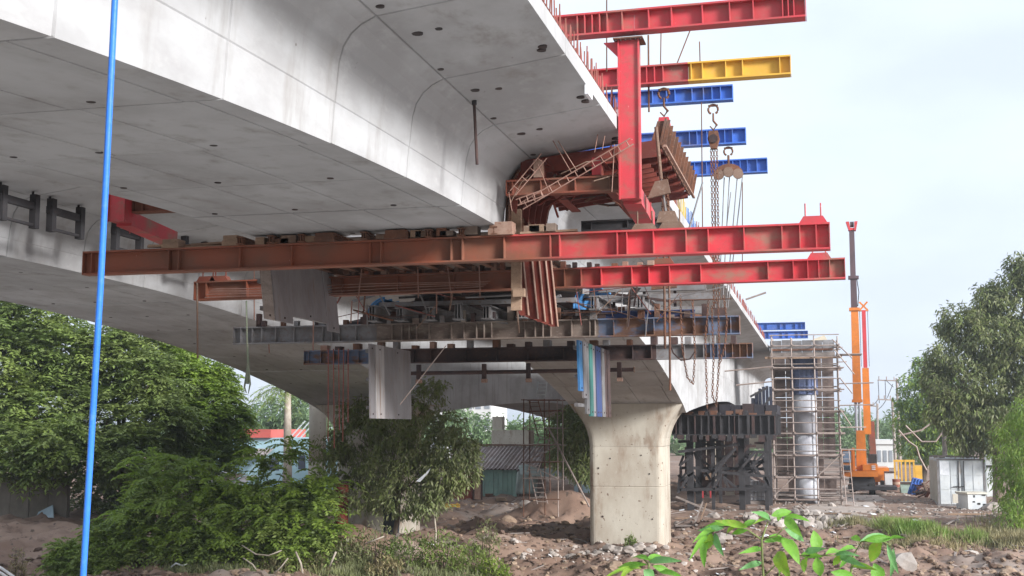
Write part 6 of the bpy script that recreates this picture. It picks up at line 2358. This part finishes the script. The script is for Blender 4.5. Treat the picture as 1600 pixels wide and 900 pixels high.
# far trees
for k, (lst, lab) in enumerate((([(395, 665, 132, 2.6), (425, 650, 136, 3.0), (450, 668, 132, 2.4)], 'hazy green tree far behind the red roof edge'), ([(470, 650, 134, 3.2), (490, 640, 136, 3.0), (500, 670, 130, 3)], 'hazy green tree far behind the round grey column'), ([(700, 672, 150, 2.4), (730, 680, 150, 2.2), (755, 672, 152, 2.6), (720, 650, 154, 1.6)], 'pale green trees in front of the far apartment block'),
                              ([(1300, 675, 190, 4), (1330, 672, 190, 3.5), (1318, 690, 188, 3)], 'hazy tree line left of the crane cab'), ([(1360, 680, 200, 3.4), (1345, 700, 200, 3)], 'hazy tree behind the second crane'), ([(1420, 672, 170, 4), (1440, 690, 165, 4)], 'hazy tree between the utility poles and right trees'),
                              ([(800, 690, 128, 2.2), (840, 688, 128, 2.5), (870, 700, 125, 2.5)], 'pale green tree behind the stair scaffold'))):
    s = pc(lst)
    tree('tree', lab, 'tree', (s[0][0], s[0][1], 0), s, 4200, .55, .24, 'leaf_far', r0=.2, droop=.4)
# far-off wood closing the horizon
P_ = []
for a in np.arange(-75, 60, .55):
    t = R(a + 5)
    d = 235 + 30 * math.sin(a * 1.7)
    c = (d * math.sin(t), d * math.cos(t), rnd.uniform(2.0, 3.4))
    p, o = clump_points(c, rnd.uniform(3.0, 4.4), 170, .3)
    P_.append(p)
P_ = np.concatenate(P_)
leafmesh('distant_wood', P_, unit(len(P_)), 1.5, .8, M['leaf_far'], None, kind='stuff')

# grass on the right bank


def grass(name, spots, n, m, h=.45):
    P_ = []
    for px_, py_, Y, rx, ry, k in spots:
        c = at(px_, py_, Y=Y)
        a = rng.normal(size=(int(n * k), 2))
        x, y = c.x + a[:, 0] * rx, Y + a[:, 1] * ry
        P_.append(np.stack([x, y, [gz(u, v) - .03 for u, v in zip(x, y)]], 1))
    P_ = np.concatenate(P_)
    D_ = rng.normal(size=P_.shape) * .35 + np.array([0, 0, 1.0])
    return leafmesh(name, P_, D_, h, .035, M[m], None, flat=.0, kind='stuff')


grass('grass', [(1435, 848, 53, .48, .5, 1.0), (1395, 842, 54, .3, .5, .25), (1522, 850, 52.5, .22, .3, .22)], 2600, 'grass', .6)
grass('dry_grass', [(1540, 845, 53.5, 1.0, .8, 1.0), (1480, 838, 54.5, .8, .6, .4), (1350, 825, 56, .7, .5, .4), (1590, 810, 58, .8, 1.2, .7), (1600, 850, 52, .6, 1, .6), (1420, 865, 51, 1.0, .4, .4)], 3200, 'leaf_dry', .4)
grass('bank_grass', [(560, 865, 42.2, .6, .5, .8), (380, 870, 42, .8, .5, .6), (700, 880, 42, .9, .4, .6), (300, 880, 41.5, .6, .4, .3), (500, 850, 43, .5, .4, .4)], 1700, 'leaf_olive', .4)

# ------------------------------------------------------------------ rocks and rubble


def rock_bm(s, seed, sub=1):
    import bmesh
    bm = bmesh.new()
    bmesh.ops.create_icosphere(bm, subdivisions=sub, radius=1)
    for v in bm.verts:
        k = 1 + .45 * noise.noise(v.co * 1.3 + Vector((seed * 7.1, seed, 3)))
        v.co = Vector((v.co.x * k, v.co.y * k * .85, v.co.z * k * .62)) * s
    me = bpy.data.meshes.new('rock')
    bm.to_mesh(me)
    bm.free()
    return me


def rock(name, label, p, s, m, seed, cat='rock', group=None, sc=(1, 1, 1)):
    me = rock_bm(s, seed, 2)
    o = link(name, me, M[m], Vector(p), None)
    o.scale = sc
    o.rotation_euler = (rnd.uniform(-.3, .3), rnd.uniform(-.3, .3), rnd.uniform(0, 6))
    return tag(o, label, cat, group)


for k, (px_, py_, Y, s, m_, lab) in enumerate(((197, 884, 41.4, .38, 'rock_brown', 'tan boulder at the foot of the blue pole'), (1412, 905, 45.5, .55, 'rock', 'pale flat boulder at the bottom edge right of the plant'), (1518, 860, 50, .4, 'rock', 'grey flat stone below the dry grass'), (1548, 776, 73, .55, 'rock', 'white rounded boulder right of the battered cabinet'),
                                             (1128, 842, 53, .45, 'rock', 'grey broken stone behind the foreground leaves'), (1115, 812, 60, .4, 'rock', 'upright grey stone right of the leaning planks'), (645, 865, 42.3, .12, 'rock', 'small white stone in the bank weeds'), (575, 880, 41.5, .25, 'rock_brown', 'brown stone in the dry bank weeds'),
                                             (1500, 838, 55, .3, 'rock', 'pale stone between the two grass tufts'), (820, 795, 60, .3, 'rock', 'white stone on the slope before the stair scaffold'), (795, 802, 58, .45, 'rock_brown', 'dark brown lump on the slope before the shed'), (960, 888, 43.2, .3, 'rock_brown', 'brown clod at the bottom centre'),
                                             (1580, 895, 45, .4, 'rock_brown', 'brown rock at the lower right corner'), (60, 885, 40, .45, 'rock_brown', 'dark clod in the gully at lower left'), (1300, 785, 75, .3, 'rock', 'stone at the foot of the scaffold tower'), (1375, 790, 70, .25, 'rock', 'stone on the pale track edge'))):
    p = at(px_, py_, Y=Y)
    z = gz(p.x, Y)
    rock('boulder', lab, (p.x, Y, z + s * .15), s, m_, k + 3)
# broken concrete slab at the pier's foot
r = thing('broken_kerb', 'broken rough concrete strip lying in the mud before the pier', 'broken concrete', at(965, 845, Y=46.8))
for k in range(9):
    px_ = 893 + k * 15
    p = at(px_, 838, Y=46.9 + rnd.uniform(-.1, .1))
    o = link('concrete_lump', rock_bm(.26, 40 + k, 2), M['rock'], Vector((p.x, p.y, gz(p.x, p.y) + .12)), r)
    o.scale = (1.1, .9, .9)
# grey rubble heap
hp = thing('rubble_heap', 'heap of pale grey broken concrete behind the foreground leaves', 'rubble', (-1.2, 57.5, .5))
protos = [link('rubble_piece', rock_bm(.26, 60 + k, 1), M['rock'], Vector((-1.2 + .2 * k, 57, 1.3)), hp) for k in range(5)]
for k in range(190):
    a, rr = rnd.uniform(0, 6.28), math.sqrt(rnd.random())
    x, y = -1.1 + 2.5 * rr * math.cos(a), 57 + 1.9 * rr * math.sin(a)
    s = rnd.choice([.35, .5, .6, .8, 1.0, 1.4])
    inst(protos[k % 5], 'rubble_piece', (x, y, gz(x, y) + .06), hp, (rnd.uniform(0, 6), rnd.uniform(0, 6), rnd.uniform(0, 6)), (s, s, s * .9))
cloth('plastic_sheet', 'crumpled white plastic bag on the rubble behind the plant stem', at(1182, 822, Y=55.2), at(1198, 820, Y=55.2), at(1205, 842, Y=54.5), at(1180, 842, Y=54.5), M['white_film'], .1)
cloth('dust_sheet', 'dusty beige sheet spread over the bank right of the plant', at(1262, 846, Y=53.5), at(1335, 845, Y=53.5), at(1340, 872, Y=50.5), at(1262, 872, Y=50.5), M['sand'], .06)
cloth('tarpaulin', 'small green tarpaulin scrap at the right end of the rubble heap', at(1316, 825, Y=55.5), at(1330, 826, Y=55.5), at(1329, 842, Y=55), at(1317, 840, Y=55), M['teal'], .05)
M['soil_clod'] = mat('soil_clod', [(.15, .098, .074), (.1, .066, .052), (.18, .12, .09)], (2, 2, 2), 7, .95, bump=.5)
# clods and gravel: uncountable
vs, fs = [], []
clod = [rock_bm(1, 90 + k, 1) for k in range(4)]
cd = [(np.array([v.co[:] for v in m_.vertices]), [tuple(p.vertices) for p in m_.polygons]) for m_ in clod]


def scatter(name, n, region, smin, smax, m):
    vs, fs = [], []
    o = 0
    for k in range(n):
        x, y = region()
        v, f = cd[k % 4]
        s = smin + (smax - smin) * rnd.random() ** 3
        t = rnd.uniform(0, 6.28)
        cs, sn = math.cos(t), math.sin(t)
        w_ = v * s
        x_, y_ = w_[:, 0] * cs - w_[:, 1] * sn + x, w_[:, 0] * sn + w_[:, 1] * cs + y
        vs.append(np.stack([x_, y_, w_[:, 2] + gz(x, y) + s * .12], 1))
        fs += [tuple(i + o for i in p) for p in f]
        o += len(v)
    me = bpy.data.meshes.new(name)
    me.from_pydata(np.concatenate(vs).tolist(), [], fs)
    return link(name, me, M[m], Vector((0, 0, 0)), None, False, 'stuff')


def strip(y0, y1, x0, x1):
    return lambda: (rnd.uniform(x0, x1), y0 + (y1 - y0) * rnd.random() ** 1.3)


scatter('clods', 4200, strip(40, 56, -14, 9), .02, .17, 'rock_brown')
scatter('pier_rubble', 260, lambda: (rnd.gauss(-8.5, 2.2), rnd.gauss(47.0, .6)), .03, .2, 'rock')
scatter('dark_clods', 3800, strip(39, 58, -16, 9), .03, .2, 'soil_clod')
scatter('gravel', 1500, strip(50, 75, -7, 9), .02, .13, 'rock')
scatter('slope_stones', 900, strip(50, 76, -22, -8.5), .03, .2, 'rock_brown')
scatter('bank_clods', 900, strip(38, 44, -28, -12), .03, .2, 'rock_brown')
scatter('gully_clods', 1500, strip(37.5, 47, -32, -22), .03, .26, 'soil_clod')
scatter('track_stones', 700, strip(70, 92, -3, 10), .03, .16, 'rock')
b = MB()
for k in range(280):
    x, y = rnd.uniform(-21, 9), rnd.uniform(44, 78)
    t = rnd.uniform(0, 3.14)
    l_ = rnd.uniform(.2, .8)
    z = gz(x, y) + .05
    d = Vector((math.cos(t) * l_, math.sin(t) * l_, rnd.uniform(-.08, .12)))
    b.bar(Vector((x, y, z)) - d, Vector((x, y, z)) + d, rnd.uniform(.03, .12), .03)
b.build('litter_sticks', M['wood_grey'], None, kind='stuff')
b = MB()
for k in range(70):
    x, y = rnd.uniform(-20, 9), rnd.uniform(43, 76)
    t = rnd.uniform(0, 3.14)
    l_ = rnd.uniform(.05, .16)
    b.obox((x, y, gz(x, y) + .05), (math.cos(t) * l_, math.sin(t) * l_, rnd.uniform(-.03, .05)), (-math.sin(t) * l_ * .6, math.cos(t) * l_ * .6, .02), (0, .01, .012))
b.build('litter_scraps', M['white_film'], None, kind='stuff')
# dead branches and roots at the lower left bank
for k, (pts, lab) in enumerate((([(378, 852), (400, 866), (420, 868), (440, 860)], 'bent dead root arching over the bank at lower left'), ([(380, 872), (395, 882), (408, 902)], 'pale dead root running down the bank'), ([(462, 862), (470, 880), (474, 902)], 'curved bare root left of the dead stick'), ([(515, 885), (525, 862)], 'short pale stick standing in the bank mud'), ([(425, 900), (440, 885), (450, 872)], 'thin dead root below the broad shrub'), ([(265, 888), (275, 880), (285, 884), (292, 880)], 'white plastic pipe scrap on the bank at left'), ([(570, 850), (600, 838)], 'leaning dead stem in the weeds'))):
    b = MB()
    b.path([at(x, y, Y=41.2) for x, y in pts], [.035 if 'stick' in lab or 'pipe' in lab else .025] * len(pts), 6)
    tag(b.build('dead_root', M['white_film'] if 'pipe' in lab else M['pale_bark'], None, True), lab, 'root' if 'pipe' not in lab else 'pipe')

# ------------------------------------------------------------------ young plants close to the lens, standing on the near bank


def leaf_blade(base, tip, wd, roll, m, parent):
    base, tip = Vector(base), Vector(tip)
    d = tip - base
    L0 = d.length
    d.normalize()
    u = Vector((0, -1, .45)).normalized()
    s = d.cross(u).normalized()
    nrm = s.cross(d)
    s, nrm = s * math.cos(roll) + nrm * math.sin(roll), nrm * math.cos(roll) - s * math.sin(roll)
    prof = [(0, .05), (.1, .45), (.28, .92), (.48, 1.0), (.68, .78), (.86, .38), (1, .02)]
    vs, fs = [], []
    for t, w_ in prof:
        c = base + d * (L0 * t) + nrm * (L0 * .10 * (math.sin(math.pi * t) - t * .8))
        h = wd / 2 * w_
        fold = nrm * h * .28
        ripple = nrm * (wd * .05 * math.sin(t * 23 + roll * 5))
        vs += [c - s * h + fold + ripple, c - s * h * .5 + fold * .4, c, c + s * h * .5 + fold * .4, c + s * h + fold - ripple]
    for i in range(len(prof) - 1):
        for k in range(4):
            fs.append((i * 5 + k, i * 5 + k + 1, i * 5 + k + 6, i * 5 + k + 5))
    b = MB()
    b.add(vs, fs)
    return b.build('leaf', m, parent, True)


M['plant_leaf'] = mat('plant_leaf', [(.15, .36, .04), (.21, .43, .06), (.11, .28, .04)], (6, 6, 6), 9, .42, bump=.3, lo=.4, hi=.6, transl=.42, spec=.4)
M['plant_leaf_pale'] = mat('plant_leaf_pale', [(.16, .36, .12), (.13, .31, .09), (.2, .4, .15)], (6, 6, 6), 9, .4, bump=.3, transl=.3, spec=.45)
M['plant_leaf_old'] = mat('plant_leaf_old', [(.26, .42, .04), (.18, .36, .04), (.34, .3, .08)], (9, 9, 9), 12, .5, bump=.4, transl=.4, spec=.3, speck=(.3, .2, .06), speck_scale=60, speck_t=.66)
M['stem'] = mat('plant_stem', [(.16, .2, .06), (.12, .13, .05)], (5, 5, 5), 5, .6, bump=.05)


def plant(label, stems, lv, Y):
    root = thing('young_plant', label, 'plant', (at(stems[0][0][0], 900, Y=Y).x, Y, gz(at(stems[0][0][0], 900, Y=Y).x, Y)))
    for i, st_ in enumerate(stems):
        pts = [at(x, y, Y=Y) for x, y in st_]
        if i == 0:
            pts = [Vector((pts[0].x, Y, gz(pts[0].x, Y) - .05))] + pts
        b = MB()
        b.path(pts, [.0042 if i == 0 else .0026] * (len(pts) - 1) + [.002], 6)
        b.build('stem', M['stem'], root, True)
    for i, (a, c, wd) in enumerate(lv):
        da, dc = rnd.uniform(-.05, .05), rnd.uniform(-.13, .1)
        p, e = at(a[0], a[1], Y=Y + da), at(c[0], c[1], Y=Y + dc)
        leaf_blade(p, e, wd * Y / 1950 * 1.0, rnd.uniform(-.5, .5), (M['plant_leaf_pale'], M['plant_leaf'], M['plant_leaf'], M['plant_leaf_old'], M['plant_leaf'])[i % 5], root)
    return root


plant('bright green young plant close in front, tallest of the three', [[(1193, 905), (1191, 870), (1190, 843), (1200, 815)], [(1190, 843), (1168, 828), (1130, 820), (1112, 832)], [(1191, 843), (1212, 838), (1228, 822)], [(1194, 900), (1215, 880), (1245, 868), (1275, 868), (1310, 868)], [(1112, 832), (1104, 850)], [(1275, 868), (1277, 860)]], [
    ((1204, 812), (1178, 799), 10), ((1205, 806), (1238, 798), 13), ((1225, 806), (1266, 813), 9), ((1204, 815), (1180, 814), 8), ((1226, 808), (1252, 837), 15), ((1226, 826), (1258, 846), 13), ((1215, 814), (1225, 800), 9), ((1228, 812), (1248, 806), 8),
    ((1168, 824), (1118, 813), 11), ((1152, 819), (1100, 821), 10), ((1132, 824), (1090, 829), 10), ((1122, 826), (1083, 844), 10), ((1110, 833), (1077, 872), 9), ((1112, 833), (1103, 860), 15), ((1107, 842), (1098, 883), 15), ((1117, 833), (1129, 868), 12), ((1168, 829), (1142, 834), 9), ((1160, 822), (1182, 812), 9), ((1150, 824), (1132, 836), 8),
    ((1191, 858), (1158, 863), 9), ((1192, 879), (1156, 889), 10), ((1194, 847), (1224, 836), 12), ((1222, 840), (1250, 880), 20), ((1216, 862), (1232, 902), 22), ((1276, 862), (1272, 828), 19), ((1258, 862), (1288, 857), 10), ((1286, 870), (1246, 866), 10), ((1290, 866), (1320, 862), 12), ((1262, 870), (1254, 897), 12), ((1276, 870), (1282, 902), 17),
    ((1300, 869), (1342, 866), 10), ((1298, 894), (1338, 902), 14), ((1230, 880), (1214, 900), 12), ((1318, 866), (1300, 884), 10), ((1205, 840), (1236, 850), 10), ((1312, 870), (1350, 884), 11)], 4.15)
plant('bright green young plant right of the tallest one at the lower edge', [[(1328, 908), (1333, 868), (1346, 846)], [(1346, 846), (1380, 846), (1392, 852)]], [
    ((1344, 846), (1386, 834), 11), ((1350, 844), (1398, 840), 12), ((1390, 842), (1412, 839), 6), ((1378, 848), (1358, 878), 22), ((1366, 880), (1374, 918), 22), ((1386, 850), (1404, 898), 9), ((1340, 858), (1308, 861), 9), ((1336, 872), (1312, 884), 12), ((1333, 885), (1366, 888), 10), ((1346, 846), (1328, 838), 10), ((1396, 856), (1392, 905), 8), ((1330, 895), (1300, 908), 12)], 4.3)
plant('small bright green young plant at the bottom edge, left of the other two', [[(1012, 908), (1014, 882), (1006, 874)]], [
    ((1014, 878), (1062, 875), 12), ((1016, 876), (984, 870), 11), ((1011, 882), (962, 886), 10), ((1002, 888), (944, 899), 10), ((1020, 884), (1052, 897), 11), ((1006, 890), (1022, 908), 18), ((1030, 894), (1068, 901), 10), ((1010, 874), (1036, 868), 10), ((990, 890), (968, 904), 11)], 4.05)

# ------------------------------------------------------------------ air
hm = bpy.data.materials.new('haze_air')
hm.use_nodes = True
hn = hm.node_tree
for n_ in list(hn.nodes):
    hn.nodes.remove(n_)
ho = hn.nodes.new('ShaderNodeOutputMaterial')
hv = hn.nodes.new('ShaderNodeVolumePrincipled')
hv.inputs['Color'].default_value = (.88, .93, .97, 1)
hv.inputs['Density'].default_value = 0.0006
hv.inputs['Anisotropy'].default_value = 0.3
hn.links.new(hv.outputs['Volume'], ho.inputs['Volume'])
b = MB()
b.box(-3300, 3300, -700, 4300, -4, 22)
hz = b.build('haze', hm, None, kind='stuff')
